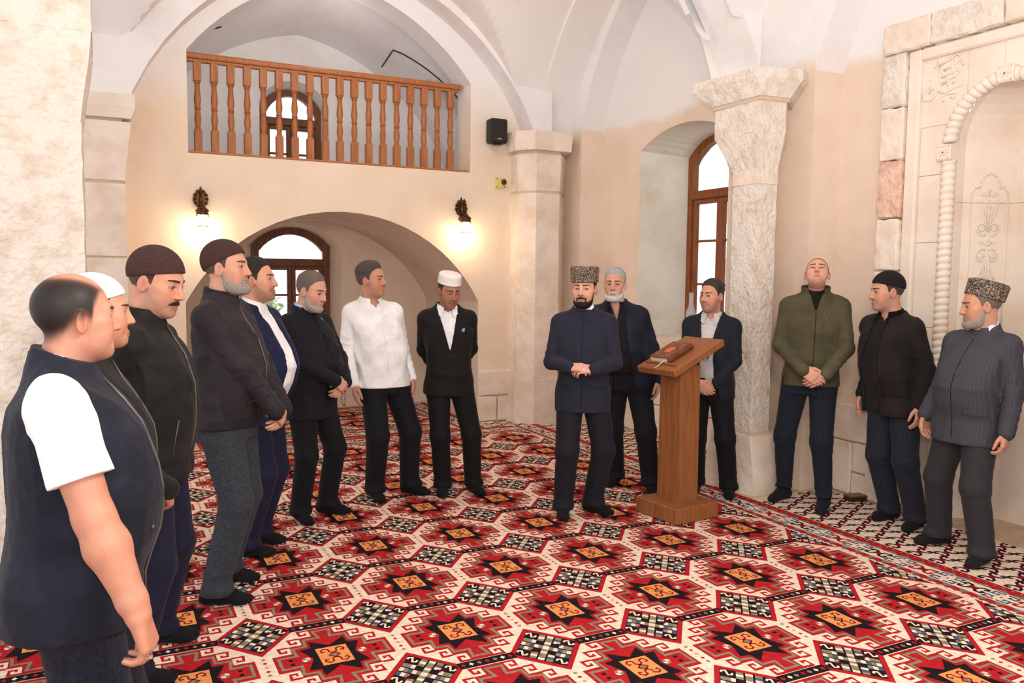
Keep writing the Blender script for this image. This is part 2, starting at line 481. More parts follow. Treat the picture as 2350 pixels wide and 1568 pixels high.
# groin vaults of the two bays in view and the transverse arch between them
def zx(x):
    return arcz(x-2.2, -0.324, 2.271, 2.66)+0.10
def zy(y, c, half):
    return arcz((y-c)*1.55/half, -1.0, 2.5, 2.68)+0.10
mb = MB()
for (y0, y1, c, half) in ((5.3, 8.32, B1-0.12, 1.60), (1.75, 4.9, B2-0.10, 1.66), (-1.9, 1.35, -0.28, 1.66)):
    nx, ny = 64, 52
    vs = []
    for j in range(ny+1):
        for i in range(nx+1):
            x = -0.15+4.67*i/nx; y = y0+(y1-y0)*j/ny
            vs.append((x, y, max(zx(x), zy(y, c, half), 3.3)))
    mb.add(vs, [(j*(nx+1)+i, j*(nx+1)+i+1, (j+1)*(nx+1)+i+1, (j+1)*(nx+1)+i) for j in range(ny) for i in range(nx)])
mb.build('ceiling', vaultm, kind='structure', fix=False, smooth=True, auto=22)
mb = MB()
TR = prof(2.2, 2.3, -0.324, 2.18, 2.85)
arch_slab(mb, TR, 4.88, 5.32, 'y'); arch_slab(mb, TR, 1.33, 1.77, 'y')
mb.build('trim_5', vaultm, kind='structure')
mb = MB(); mb.box((-3.4, -1.9, 4.4), (-0.3, FAR, 4.5)); mb.build('ceiling_aisle', vaultm, kind='structure')
# side arch of the bay on the left, above the rough pillar
mb = MB()
arch_slab(mb, prof(B1, 1.45, -1.0, 2.5, 2.59), -0.55, -0.1, 'x'); arch_slab(mb, prof(B2, 1.4, -1.0, 2.42, 2.55), -0.55, -0.1, 'x')
slab(mb, 4.82, 5.52, 3.3, ZTOP, -0.55, -0.1, 'x')
mb.build('trim_6', vaultm, kind='structure')

# dado stones along the foot of the walls
def stones(parent, specs, ax, t0, t1, m=stone):
    for i, (s0, s1, z0, z1) in enumerate(specs):
        lo = (s0+0.006, t0, z0+0.006) if ax == 'y' else (t0, s0+0.006, z0+0.006)
        hi = (s1-0.006, t1, z1-0.006) if ax == 'y' else (t1, s1-0.006, z1-0.006)
        link('stone', rough_box(lo, hi, 0.09, 0.004, i), m, parent)
stones(wall_back, [(3.84, 4.30, 0.30, 0.60), (3.84, 4.08, 0.0, 0.30), (4.08, 4.30, 0.0, 0.30), (0.25, 0.72, 0.28, 0.6), (0.25, 0.5, 0.0, 0.28), (0.5, 0.72, 0.0, 0.28)], 'y', 8.565, 8.63)
stones(wall_right, [(4.33, 4.765, 0.42, 0.72), (4.50, 4.765, 0.0, 0.42), (4.33, 4.50, 0.18, 0.42), (4.33, 4.5, 0.0, 0.18),
                    (5.72, 6.4, 0.34, 0.62), (6.4, 7.1, 0.34, 0.62), (7.1, 7.7, 0.34, 0.62), (7.7, 8.22, 0.34, 0.62),
                    (5.72, 6.1, 0.0, 0.34), (6.1, 6.75, 0.0, 0.34), (6.75, 7.4, 0.0, 0.34), (7.4, 8.22, 0.0, 0.34)], 'x', 5.205, 5.28)

# ---------------------------------------------------------------- stone pillars
def plan_block(mb, p0, z0, p1, z1, n=6, amp=0.004, seed=0, div=0.07):
    """block lofted between two plan polygons, edges subdivided and slightly worn"""
    rnd = random.Random(seed)
    def dense(p):
        out = []
        for i in range(len(p)):
            a, b = p[i], p[(i+1) % len(p)]
            for k in range(n):
                t = k/n
                out.append((a[0]+(b[0]-a[0])*t, a[1]+(b[1]-a[1])*t))
        return out
    d0, d1 = dense(p0), dense(p1)
    m = max(1, int((z1-z0)/div))
    rings = []
    for k in range(m+1):
        t = k/m
        rings.append([(a[0]+(b[0]-a[0])*t+rnd.uniform(-amp, amp), a[1]+(b[1]-a[1])*t+rnd.uniform(-amp, amp), z0+(z1-z0)*t) for a, b in zip(d0, d1)])
    mb.loft(rings, True)
def grow(poly, c, s):
    return [(c[0]+(x-c[0])*s, c[1]+(y-c[1])*s) for x, y in poly]
def pillar(name, label, blocks, m):
    root = empty(name, (0, 0, 0), label=label, cat='pillar')
    for i, (pname, p0, z0, p1, z1, mm) in enumerate(blocks):
        mb = MB(); plan_block(mb, p0, z0, p1, z1, seed=i, amp=0.0035 if mm is not mortar else 0.001)
        mb.build(pname, mm, root)
    return root
# pillar between the two bays on the right
P2 = [(4.97, 5.16), (4.69, 4.86), (4.50, 4.86), (4.50, 5.14), (4.66, 5.34), (4.97, 5.36)]
c2 = (4.75, 5.10)
P2s = P2
P2blk = [(4.97, 5.05), (4.72, 4.82), (4.47, 4.84), (4.47, 5.34), (4.66, 5.46), (4.97, 5.46)]
P2cap0 = [(4.97, 5.00), (4.74, 4.80), (4.46, 4.82), (4.45, 5.36), (4.66, 5.46), (4.97, 5.46)]
P2cap1 = [(4.97, 4.84), (4.80, 4.74), (4.44, 4.82), (4.38, 5.54), (4.66, 5.62), (4.97, 5.62)]
P2base = [(4.97, 5.0), (4.74, 4.80), (4.46, 4.82), (4.44, 5.22), (4.62, 5.44), (4.97, 5.46)]
P2base0 = [(4.97, 4.90), (4.78, 4.76), (4.48, 4.77), (4.36, 5.26), (4.58, 5.5), (4.97, 5.5)]
pillar('stone_pillar', 'hammered limestone pillar with flared capital beside the tall window', [
    ('base_block', P2base0, 0.0, P2base, 0.46, stone), ('joint', grow(P2, c2, 1.02), 0.46, grow(P2, c2, 1.02), 0.485, mortar),
    ('shaft', P2, 0.485, P2, 2.41, rstone), ('band', grow(P2, c2, 1.03), 2.41, grow(P2, c2, 1.03), 2.50, stone),
    ('neck_block', P2s, 2.50, P2blk, 2.80, rstone), ('upper_block', P2blk, 2.80, P2blk, 3.03, rstone),
    ('joint', grow(P2cap0, c2, 0.97), 3.03, grow(P2cap0, c2, 0.98), 3.06, mortar), ('capital', P2cap0, 3.06, P2cap1, 3.20, rstone), ('abacus', P2cap1, 3.20, P2cap1, 3.27, rstone)], rstone)
# pillar in the far right corner
P1 = [(4.97, 8.62), (4.68, 8.24), (4.38, 8.24), (4.24, 8.42), (4.24, 8.62)]
c1 = (4.5, 8.5)
P1cap1 = [(4.97, 8.62), (4.80, 8.16), (4.32, 8.16), (4.16, 8.34), (4.16, 8.62)]
P1base = [(4.97, 8.62), (4.70, 8.20), (4.36, 8.20), (4.21, 8.40), (4.21, 8.62)]
pillar('stone_pillar', 'pale limestone pillar with block capital in the far corner of the hall', [
    ('base_block', grow(P1base, c1, 1.03), 0.0, P1base, 0.5, stone), ('shaft', P1, 0.5, P1, 2.62, stone), ('joint', grow(P1, c1, 0.985), 2.62, grow(P1, c1, 0.985), 2.65, mortar),
    ('neck_block', P1, 2.65, grow(P1, c1, 1.06), 3.06, stone), ('joint', grow(P1, c1, 1.03), 3.06, grow(P1, c1, 1.03), 3.09, mortar), ('capital', grow(P1cap1, c1, 0.96), 3.09, P1cap1, 3.30, stone)], stone)
# pilaster at the left end of the far wall
def rect(x0, x1, y0, y1):
    return [(x1, y0), (x0, y0), (x0, y1), (x1, y1)]
L0 = rect(-0.25, 0.205, 8.32, 8.597)
cL = (0.0, 8.5)
L1 = rect(-0.25, 0.30, 8.26, 8.597)
pillar('stone_pilaster', 'coursed limestone pilaster at the left end of the balcony wall', [
    ('stone', L0, 0.0, L0, 0.6, stone), ('stone', L0, 0.61, L0, 1.2, stone), ('stone', L0, 1.21, L0, 1.81, stone), ('stone', L0, 1.83, L0, 2.48, stone),
    ('stone', L0, 2.51, rect(-0.25, 0.265, 8.29, 8.597), 3.03, stone), ('joint', grow(L0, cL, 0.93), 0.0, grow(L0, cL, 0.93), 3.06, mortar), ('capital', rect(-0.25, 0.265, 8.28, 8.597), 3.06, L1, 3.16, smooth_stone), ('abacus', L1, 3.16, L1, 3.27, smooth_stone)], stone)
# rough pillar in the left foreground
F0 = [(-0.08, 4.86), (-0.46, 4.86), (-0.60, 4.98), (-0.60, 5.3), (-0.46, 5.42), (-0.08, 5.42)]
cF = (-0.3, 5.14)
F1 = [(-0.02, 4.80), (-0.48, 4.80), (-0.64, 4.96), (-0.64, 5.36), (-0.48, 5.5), (-0.02, 5.5)]
pillar('stone_pillar', 'broad rough-hewn limestone pillar at the left edge', [
    ('shaft', F0, 0.0, F0, 2.45, rstone), ('neck_block', F0, 2.45, F1, 2.9, rstone), ('capital', F1, 2.9, grow(F1, cF, 0.97), 3.32, rstone)], rstone)

# ------------------------------------------------------------------ carpets: woven pattern as thin layers of pile
CA, CB = 0.585, 0.679
CO = (0.877, 3.492)
CC = {'cream': (246, 226, 204), 'red': (184, 38, 44), 'dred': (138, 30, 40), 'black': (38, 30, 34), 'olive': (146, 134, 112), 'orange': (238, 158, 92),
      'blue': (74, 96, 122), 'grey': (138, 124, 116), 'purple': (50, 26, 42)}
class Pile:
    def __init__(self):
        self.v = []; self.f = []; self.c = []
    def poly(self, pts, z, col):
        n = len(self.v)
        self.v += [(x, y, z) for x, y in pts]
        self.f.append(tuple(range(n, n+len(pts)))); self.c.append(col)
    def line(self, pts, w, z, col):
        """stroke with mitred joints as quads"""
        P = [Vector((p[0], p[1])) for p in pts]; L = []; R = []
        for i, p in enumerate(P):
            d0 = (P[i]-P[i-1]).normalized() if i else (P[1]-P[0]).normalized()
            d1 = (P[i+1]-P[i]).normalized() if i < len(P)-1 else d0
            n0 = Vector((-d0.y, d0.x)); n1 = Vector((-d1.y, d1.x)); m = n0+n1
            m = m/max(m.length_squared, 0.4)*2*0.5*2 if m.length > 1e-4 else n0*2
            m = m*0.5*w
            L.append(p+m); R.append(p-m)
        for i in range(len(P)-1):
            self.poly([R[i], R[i+1], L[i+1], L[i]], z, col)
    def build(self, name, m, **kw):
        me = bpy.data.meshes.new(name)
        me.from_pydata(self.v, [], self.f)
        at = me.color_attributes.new('Col', 'FLOAT_COLOR', 'CORNER')
        ln = np.array([len(f) for f in self.f])
        lut = {k: (*lin(v), 1.0) for k, v in CC.items()}
        cols = np.repeat(np.array([lut[c] for c in self.c], dtype=np.float32), ln, axis=0)
        at.data.foreach_set('color', cols.ravel())
        me.update()
        return link(name, me, m, **kw)
carpet_mat = mat('wool_pile', (255, 255, 255), 0.95, attr='Col', rgb2=(214, 206, 204), nscale=46, ndetail=6, mix=(0.35, 0.75), bump=0.35, bscale=420, bdist=0.003, spec=0.04, sheen=0.0)
LZ = 0.0005
def clipx(pts, x0, x1, y0, y1):
    """clip polygon to rectangle"""
    for ax, lim, s in ((0, x0, 1), (0, x1, -1), (1, y0, 1), (1, y1, -1)):
        out = []
        for i in range(len(pts)):
            a, b = pts[i-1], pts[i]
            ia, ib = s*(a[ax]-lim) >= 0, s*(b[ax]-lim) >= 0
            if ia != ib:
                t = (lim-a[ax])/(b[ax]-a[ax])
                out.append((a[0]+(b[0]-a[0])*t, a[1]+(b[1]-a[1])*t))
            if ib: out.append((b[0], b[1]))
        pts = out
        if len(pts) < 3: return []
    return pts
class Field(Pile):
    """pile clipped to a rectangle, motif coordinates in lattice units"""
    def __init__(self, x0, x1, y0, y1, z):
        super().__init__(); self.r = (x0, x1, y0, y1); self.z = z; self.o = (0, 0)
        Pile.poly(self, [(x0, y0), (x1, y0), (x1, y1), (x0, y1)], z, 'cream')
    def poly(self, pts, lay, col):
        q = [(self.o[0]+p[0]*CA, self.o[1]+p[1]*CB) for p in pts]
        xs = [p[0] for p in q]; ys = [p[1] for p in q]; r = self.r
        if min(xs) < r[0] or max(xs) > r[1] or min(ys) < r[2] or max(ys) > r[3]:
            q = clipx(q, *r)
            if not q: return
        Pile.poly(self, q, self.z+lay*LZ, col)
def mir(pts, su, sv):
    return [(p[0]*su, p[1]*sv) for p in pts]
def medallion(F):
    Q = [(0.178, 0.45), (0.178, 0.343), (0.274, 0.343), (0.274, 0.236), (0.372, 0.236), (0.372, 0.12), (0.437, 0.12)]
    # red body as horizontal slabs (stepped outline)
    for a, b, w in ((0.343, 0.45, 0.178), (0.236, 0.343, 0.274), (0.12, 0.236, 0.372)):
        for s in (1, -1):
            F.poly([(-w, s*a), (w, s*a), (w+0.012, s*b), (-w-0.012, s*b)], 1, 'red')
    F.poly([(-0.437, -0.12), (0.437, -0.12), (0.437, 0.12), (-0.437, 0.12)], 1, 'red')
    for su in (1, -1):
        for sv in (1, -1):
            for k in range(3):
                ou, ov = 0.098*k, -0.107*k
                # cream spiral hooks cut into the stepped edge
                F.line(mir([(0.20+ou, 0.350+ov), (0.106+ou, 0.350+ov), (0.106+ou, 0.414+ov), (0.150+ou, 0.414+ov), (0.150+ou, 0.386+ov)], su, sv), 0.026, 2, 'cream')
    S = [(0.065, 0.405), (0.045, 0.295), (0.165, 0.295), (0.172, 0.195), (0.275, 0.187), (0.262, 0.075), (0.40, 0.078)]
    ring = S+mir(S, 1, -1)[::-1]+mir(S, -1, -1)+mir(S, -1, 1)[::-1]
    rm = ((ring[0][0]+ring[-1][0])/2, (ring[0][1]+ring[-1][1])/2)
    F.line([rm]+ring+[rm], 0.024, 3, 'olive')
    # black eight-pointed star
    T = [(0, 0.15), (0.135, 0.255), (0.142, 0.157), (0.225, 0.148), (0.157, 0.0)]
    for su in (1, -1):
        for sv in (1, -1):
            F.poly(mir([(0, 0)]+T, su, sv), 4, 'black')
    F.poly([(-0.118, -0.126), (0.118, -0.126), (0.118, 0.126), (-0.118, 0.126)], 5, 'orange')
    F.poly([(-0.026, 0), (0, -0.026), (0.026, 0), (0, 0.026)], 7, 'olive')
    for su in (1, -1):
        F.line(mir([(0, -0.035), (0.04, 0), (0, 0.035)], su, 1), 0.013, 6, 'dred')
        for sv in (1, -1):
            F.line(mir([(0.0, 0.034), (0.028, 0.05), (0.03, 0.088), (0.062, 0.10), (0.088, 0.078), (0.082, 0.052), (0.058, 0.06)], su, sv), 0.013, 6, 'dred')
        for k, (q, c) in enumerate(((0, 'cream'), (1, 'olive'))):
            pass
        cx = 0.212*su
        F.poly([(cx-0.034, 0), (cx-0.024, -0.026), (cx, -0.032), (cx, 0.0)], 4, 'cream'); F.poly([(cx, 0), (cx, -0.032), (cx+0.024, -0.026), (cx+0.034, 0)], 4, 'olive')
        F.poly([(cx-0.034, 0), (cx, 0), (cx, 0.032), (cx-0.024, 0.026)], 4, 'olive'); F.poly([(cx, 0), (cx+0.034, 0), (cx+0.024, 0.026), (cx, 0.032)], 4, 'cream')
        for v in (0.03, -0.03):
            F.poly([(0.32*su-0.015, v-0.013), (0.32*su+0.015, v-0.013), (0.32*su+0.015, v+0.013), (0.32*su-0.015, v+0.013)], 4, 'black')
def rhomb(F, u, v, a, b, lay, c):
    F.poly([(u-a, v), (u, v-b), (u+a, v), (u, v+b)], lay, c)
SGL = [(-0.42, 0.30), (-0.15, 0.50), (0.16, 0.36), (0.05, 0.08), (-0.05, -0.08), (-0.16, -0.36), (0.15, -0.50), (0.42, -0.30)]
def check(F):
    """rhombus of basket-weave blocks centred at the lattice cell corner (0.5, 0.5)"""
    def st(s, t):
        return (0.5+0.16*(s+t), 0.5+0.1675*(s-t))
    F.poly([st(-1, -1), st(1, -1), st(1, 1), st(-1, 1)], 2, 'red')
    q = 0.84
    F.poly([st(-q, -q), st(q, -q), st(q, q), st(-q, q)], 3, 'black')
    colr = ['olive', 'cream', 'blue', 'olive', 'cream', 'olive']
    for (dx, dy) in ((1, 0), (-1, 0), (0, 1), (0, -1)):
        for k in (-1, 0, 1):
            for c in range(5):
                r0 = 0.10+0.145*c; r1 = r0+0.14
                if k and r0 < 0.375:
                    if r1 < 0.40: continue
                    r0 = 0.385
                a0, a1 = k*0.27-0.105, k*0.27+0.105
                if dx:
                    P = [(dx*r0, a0), (dx*r1, a0), (dx*r1, a1), (dx*r0, a1)]
                else:
                    P = [(a0, dy*r0), (a1, dy*r0), (a1, dy*r1), (a0, dy*r1)]
                F.poly([st(*p) for p in P], 4, colr[(c+k*2+(3 if dx else 0)) % 6])
    F.poly([st(-0.1, -0.1), st(0.1, -0.1), st(0.1, 0.1), st(-0.1, 0.1)], 4, 'cream')
    for cs in (-1, 1):
        for ct in (-1, 1):
            c0 = st(cs*0.64, ct*0.64)
            F.line([(c0[0]+p[0]*0.075, c0[1]+p[1]*0.075) for p in SGL], 0.016, 5, 'cream')
            if cs == ct:
                d0 = st(cs*0.50, ct*0.50)
                sgn = -0.03*cs
                F.line([(d0[0]-0.02+sgn, d0[1]-0.022), (d0[0]+0.02+sgn, d0[1]+0.022)], 0.012, 5, 'dred')
                F.line([(d0[0]-0.02+sgn, d0[1]+0.022), (d0[0]+0.02+sgn, d0[1]-0.022)], 0.012, 5, 'dred')
def chain(F):
    F.poly([(-0.23, 0.458), (0.23, 0.458), (0.23, 0.542), (-0.23, 0.542)], 3.4, 'black')
    for k, c in enumerate(('red', 'cream', 'olive', 'red', 'olive', 'cream', 'red')):
        rhomb(F, -0.192+0.064*k, 0.5, 0.019, 0.022, 4, c)
def dots(F):
    for v, c in ((0.118, 'olive'), (0.064, 'red'), (0.004, 'orange'), (-0.056, 'red'), (-0.11, 'olive')):
        rhomb(F, 0.5, v, 0.018, 0.017, 1, c)
def hook_motif(P, x, y, s, z, c1, c2, asp=1.0, quad=True):
    """small block with four curled hooks"""
    P.poly([(x-0.20*s, y-0.15*s*asp), (x+0.20*s, y-0.15*s*asp), (x+0.20*s, y+0.15*s*asp), (x-0.20*s, y+0.15*s*asp)], z+LZ, c2)
    for su in (1, -1):
        for sv in (1, -1):
            P.line([(x+su*0.10*s, y+sv*0.12*s*asp), (x+su*0.26*s, y+sv*0.30*s*asp), (x+su*0.46*s, y+sv*0.32*s*asp), (x+su*0.52*s, y+sv*0.16*s*asp), (x+su*0.38*s, y+sv*0.10*s*asp)], 0.125*s, z, c1)
def key_motif(P, x, y, s, z, c1, c2):
    for su in (1, -1):
        for sv in (1, -1):
            P.line([(x+su*0.06*s, y+sv*0.40*s), (x+su*0.45*s, y+sv*0.40*s), (x+su*0.45*s, y+sv*0.14*s), (x+su*0.22*s, y+sv*0.14*s), (x+su*0.22*s, y+sv*0.26*s)], 0.09*s, z, c1)
    P.poly([(x-0.07*s, y), (x, y-0.07*s), (x+0.07*s, y), (x, y+0.07*s)], z, c2)
def border(P, p0, p1, inner, zb, w=0.31):
    """border strip from p0 to p1; inner = unit vector pointing to the field; p0-p1 is the outer edge"""
    p0, p1, inn = Vector(p0), Vector(p1), Vector(inner)
    d = (p1-p0); Ln = d.length; d.normalize()
    class B:
        pass
    def T(s, t):          # s along, t inward
        q = p0+d*s+inn*t
        return (q.x, q.y)
    def strip(t0, t1, lay, c, s0=0, s1=Ln):
        P.poly([T(s0, t0), T(s1, t0), T(s1, t1), T(s0, t1)], zb+lay*LZ, c)
    strip(0, w, 0, 'cream')
    strip(0.0, 0.045, 1, 'red'); strip(0.045, 0.085, 1, 'grey'); strip(w-0.075, w-0.025, 1, 'grey')
    strip(w-0.012, w, 1, 'cream')
    step = 0.1
    for k in range(int(Ln/0.05)):
        s = k*0.05
        P.poly([T(s+0.017, 0.022), T(s+0.025, 0.015), T(s+0.033, 0.022), T(s+0.025, 0.029)], zb+2*LZ, 'orange')
        P.poly([T(s+0.010, w-0.018), T(s+0.025, w-0.023), T(s+0.04, w-0.018), T(s+0.025, w-0.010)], zb+2*LZ, 'dred')
    for k in range(int(Ln/step)):
        s = k*step
        P.poly([T(s, 0.045), T(s+step, 0.045), T(s+step*0.5, 0.085)], zb+2*LZ, 'red')
        P.poly([T(s, w-0.025), T(s+step*0.95, w-0.025), T(s+step*0.6, w-0.075), T(s+step*0.2, w-0.060)], zb+2*LZ, 'red')
    class Q:
        @staticmethod
        def poly(pts, z, c): P.poly([T(*p) for p in pts], z, c)
        @staticmethod
        def line(pts, wd, z, c): Pile.line(Q, pts, wd, z, c)
    k = 0; s = 0.08
    tm = (0.085+w-0.075)/2
    while s < Ln-0.05:
        if k % 2 == 0:
            key_motif(Q, s, tm, 0.145, zb+2*LZ, 'blue', 'red')
        else:
            hook_motif(Q, s, tm, 0.134, zb+2*LZ, 'red' if k % 4 == 1 else 'purple', 'dred', 0.95)
        s += 0.155; k += 1
ZC = 0.004
def main_carpet(name, x0, x1, y0, y1, org, z, label, iv, jv):
    F = Field(x0, x1, y0, y1, z)
    for j in jv:
        for i in iv:
            F.o = (org[0]+i*CA, org[1]+j*CB)
            medallion(F); chain(F); dots(F); check(F)
    return F
F = main_carpet('carpet', -2.2, 4.09, 0.4, 7.90, CO, ZC, '', range(-6, 7), range(-5, 8))
Pl = Pile(); Pl.v, Pl.f, Pl.c = F.v, F.f, F.c
border(Pl, (4.40, 0.4), (4.40, 8.21), (-1, 0), ZC)
border(Pl, (4.09, 8.21), (-2.2, 8.21), (0, -1), ZC+3*LZ)
Pl.build('patterned_carpet', carpet_mat, label='large red and cream carpet with stepped hooked medallions under the standing men', cat='carpet')
# carpet inside the niche
CO2 = (2.28-0.5*CA, 8.98)
F = main_carpet('carpet', 1.1, 3.46, 8.56, 9.86, CO2, ZC, '', range(-4, 5), range(-1, 4))
Pl = Pile(); Pl.v, Pl.f, Pl.c = F.v, F.f, F.c
border(Pl, (3.77, 8.25), (3.77, 10.17), (-1, 0), ZC+3*LZ)
border(Pl, (3.46, 10.17), (0.8, 10.17), (0, -1), ZC)
border(Pl, (0.8, 8.25), (3.46, 8.25), (0, 1), ZC)
border(Pl, (0.79, 10.17), (0.79, 8.25), (1, 0), ZC+3*LZ)
Pl.build('patterned_carpet', carpet_mat, label='smaller red medallion carpet lying inside the arched niche', cat='carpet')
# runner with small curled hooks along the right wall and at the corner pillar
def small_carpet(x0, x1, y0, y1, z, label, skip=None):
    P = Pile()
    P.poly([(x0, y0), (x1, y0), (x1, y1), (x0, y1)], z, 'cream')
    i = 0; x = x0+0.085
    while x < x1-0.06:
        y = y0+0.04+(0.0775 if i % 2 else 0)
        while y < y1-0.02:
            hook_motif(P, x, y, 0.136, z+LZ, 'purple', 'dred', 0.92)
            y += 0.155
        x += 0.145; i += 1
    return P.build('hooked_runner', carpet_mat, label=label, cat='carpet')
small_carpet(4.405, 5.155, 0.5, 4.72, ZC, 'cream runner with small dark curled hooks below the carved niche')
small_carpet(4.405, 5.155, 5.52, 8.12, ZC, 'cream runner with small dark curled hooks under the tall window')
small_carpet(3.85, 4.38, 8.22, 8.55, ZC, 'cream strip of small dark curled hooks before the balcony wall')

# ------------------------------------------------------------------ balustrade of the gallery
RY = 8.83
rail = empty('balustrade', (0.77, RY, 2.84), label='turned oak balustrade closing the gallery opening', cat='railing')
RL = 3.73-0.77
def in_rail(mb, name):
    return mb.build(name, wood, rail)
mb = MB(); mb.cbox((0, -0.236, 0.001), (RL-0.03, 0.05, 0.022), 0.004); in_rail(mb, 'bottom_board')
mb = MB(); mb.prism([(-0.045, 0.945), (-0.05, 0.955), (-0.05, 0.985), (-0.035, 1.0), (0.035, 1.0), (0.05, 0.985), (0.05, 0.955), (0.045, 0.945)], 0.0, RL-0.035, 'x'); in_rail(mb, 'handrail')
mb = MB(); mb.cbox((0.0, -0.028, 0.915), (RL-0.06, 0.028, 0.945), 0.004); in_rail(mb, 'sub_rail')
BP = [(0.030, 0.26), (0.030, 0.275), (0.024, 0.279), (0.028, 0.289), (0.022, 0.293), (0.025, 0.305), (0.031, 0.34), (0.033, 0.37), (0.028, 0.42), (0.023, 0.45),
      (0.030, 0.455), (0.032, 0.463), (0.024, 0.467), (0.031, 0.472), (0.031, 0.482), (0.025, 0.488), (0.033, 0.53), (0.034, 0.56), (0.027, 0.63), (0.023, 0.68), (0.026, 0.705), (0.031, 0.710), (0.025, 0.716), (0.031, 0.723), (0.030, 0.735)]
mbb = MB()
mbb.cbox((-0.036, -0.036, 0.02), (0.036, 0.036, 0.262), 0.005)
mbb.lathe(BP, 14)
mbb.cbox((-0.036, -0.036, 0.733), (0.036, 0.036, 0.92), 0.005)
bal_me = mbb.mesh('baluster')
mbb2 = MB()
mbb2.cbox((-0.03, -0.036, 0.02), (0.03, 0.036, 0.262), 0.005); mbb2.lathe([(r*0.8, z) for r, z in BP], 14); mbb2.cbox((-0.03, -0.036, 0.733), (0.03, 0.036, 0.92), 0.005)
for me in (bal_me,):
    bm = bmesh.new(); bm.from_mesh(me); bmesh.ops.recalc_face_normals(bm, faces=bm.faces[:]); bm.to_mesh(me); bm.free()
    me.polygons.foreach_set('use_smooth', np.ones(len(me.polygons), dtype=bool))
    me.set_sharp_from_angle(angle=math.radians(35))
for k in range(18):
    o = link('baluster', bal_me, wood, rail)
    o.location = (0.115+k*0.1583, 0, 0)
    o.rotation_euler = (0, 0, math.pi/2*(k % 4))

# ------------------------------------------------------------------ windows
def frame_arch(mb, s0, s1, z0, top, w, t0, t1, ax, n=14):
    """frame following an arched outline: outer s0..s1, z0..top(s); width w; thickness t0..t1"""
    c = (s0+s1)/2
    out = [(s0, z0)]+[(s0+(s1-s0)*k/n, top(s0+(s1-s0)*k/n)) for k in range(n+1)]+[(s1, z0)]
    inn = [(s0+w, z0)]+[(s0+w+(s1-s0-2*w)*k/n, top(s0+(s1-s0)*k/n)-w) for k in range(n+1)]+[(s1-w, z0)]
    def P(p, t):
        return (p[0], t, p[1]) if ax == 'y' else (t, p[0], p[1])
    for i in range(len(out)-1):
        a, b, c_, d = out[i], out[i+1], inn[i+1], inn[i]
        mb.quad(P(a, t0), P(b, t0), P(c_, t0), P(d, t0)); mb.quad(P(a, t1), P(b, t1), P(c_, t1), P(d, t1))
        mb.quad(P(a, t0), P(b, t0), P(b, t1), P(a, t1)); mb.quad(P(d, t0), P(c_, t0), P(c_, t1), P(d, t1))
def bar(mb, s0, s1, z0, z1, t0, t1, ax):
    if ax == 'y': mb.cbox((s0, t0, z0), (s1, t1, z1), 0.006)
    else: mb.cbox((t0, s0, z0), (t1, s1, z1), 0.006)
def window(name, s0, s1, z0, top, T, ax, ztr, w=0.07, bars=(), m=dkwood, sg=1, double=True):
    """arched casement: fixed fanlight above a transom, two leaves with glazing bars below"""
    root = empty(name, kind='structure')
    d = 0.04*sg
    f = MB(); frame_arch(f, s0, s1, z0, top, w, T, T+2*d, ax); f.build('frame', m, root)
    f = MB(); bar(f, s0+w*0.9, s1-w*0.9, ztr-0.045, ztr+0.045, min(T-d*0.3, T+2*d), max(T-d*0.3, T+2*d), ax); f.build('transom', m, root)
    c = (s0+s1)/2
    leaves = ((s0+w, c), (c, s1-w)) if double else ((s0+w, s1-w),)
    a, b = min(T+d*0.3, T+1.7*d), max(T+d*0.3, T+1.7*d)
    for l0, l1 in leaves:
        lf = MB(); sw = 0.052
        bar(lf, l0, l0+sw, z0, ztr-0.045, a, b, ax); bar(lf, l1-sw, l1, z0, ztr-0.045, a, b, ax)
        bar(lf, l0+sw, l1-sw, z0, z0+sw, a, b, ax); bar(lf, l0+sw, l1-sw, ztr-0.045-sw, ztr-0.045, a, b, ax)
        leaf = lf.build('sash', m, root)
        for zb in bars:
            g = MB(); bar(g, l0+sw, l1-sw, zb-0.012, zb+0.012, a, b, ax); g.build('glazing_bar', m, leaf)
        zs = [z0+sw]+list(bars)+[ztr-0.045-sw]
        for q0, q1 in zip(zs[:-1], zs[1:]):
            p = MB(); bar(p, l0+sw, l1-sw, q0, q1, (a+b)/2-0.002, (a+b)/2+0.002, ax); p.build('pane', glass, leaf)
    p = MB()
    n = 12; i0, i1 = s0+w, s1-w; y = (a+b)/2
    for k in range(n):
        u0, u1 = i0+(i1-i0)*k/n, i0+(i1-i0)*(k+1)/n
        o0, o1 = s0+(s1-s0)*k/n, s0+(s1-s0)*(k+1)/n
        vv = [(u0, ztr+0.045), (u1, ztr+0.045), (u1, top(o1)-w), (u0, top(o0)-w)]
        p.quad(*[((q[0], y, q[1]) if ax == 'y' else (y, q[0], q[1])) for q in vv])
    p.build('pane', glass, root)
    return root
ww = window('window_1', 1.655, 2.625, 0.74, seg_top(2.14, 0.485, 2.05, 0.215), BK+0.27, 'y', 1.83, w=0.085, bars=(1.42,))
window('window_2', 1.755, 2.525, 2.845, seg_top(2.14, 0.385, 3.72, 0.235), BK+0.23, 'y', 3.56, w=0.08, bars=(3.17,))
window('window_3', 6.235, 7.265, 1.075, seg_top(6.75, 0.515, 2.97, 0.225), WX-0.07, 'x', 2.57, w=0.075, bars=(1.62, 2.08), m=mat('oak_frame', (146, 82, 40), 0.45, rgb2=(112, 58, 26), nscale=7, mix=(0.35, 0.7), stretch=(6, 6, 0.7), bump=0.1, bscale=40))
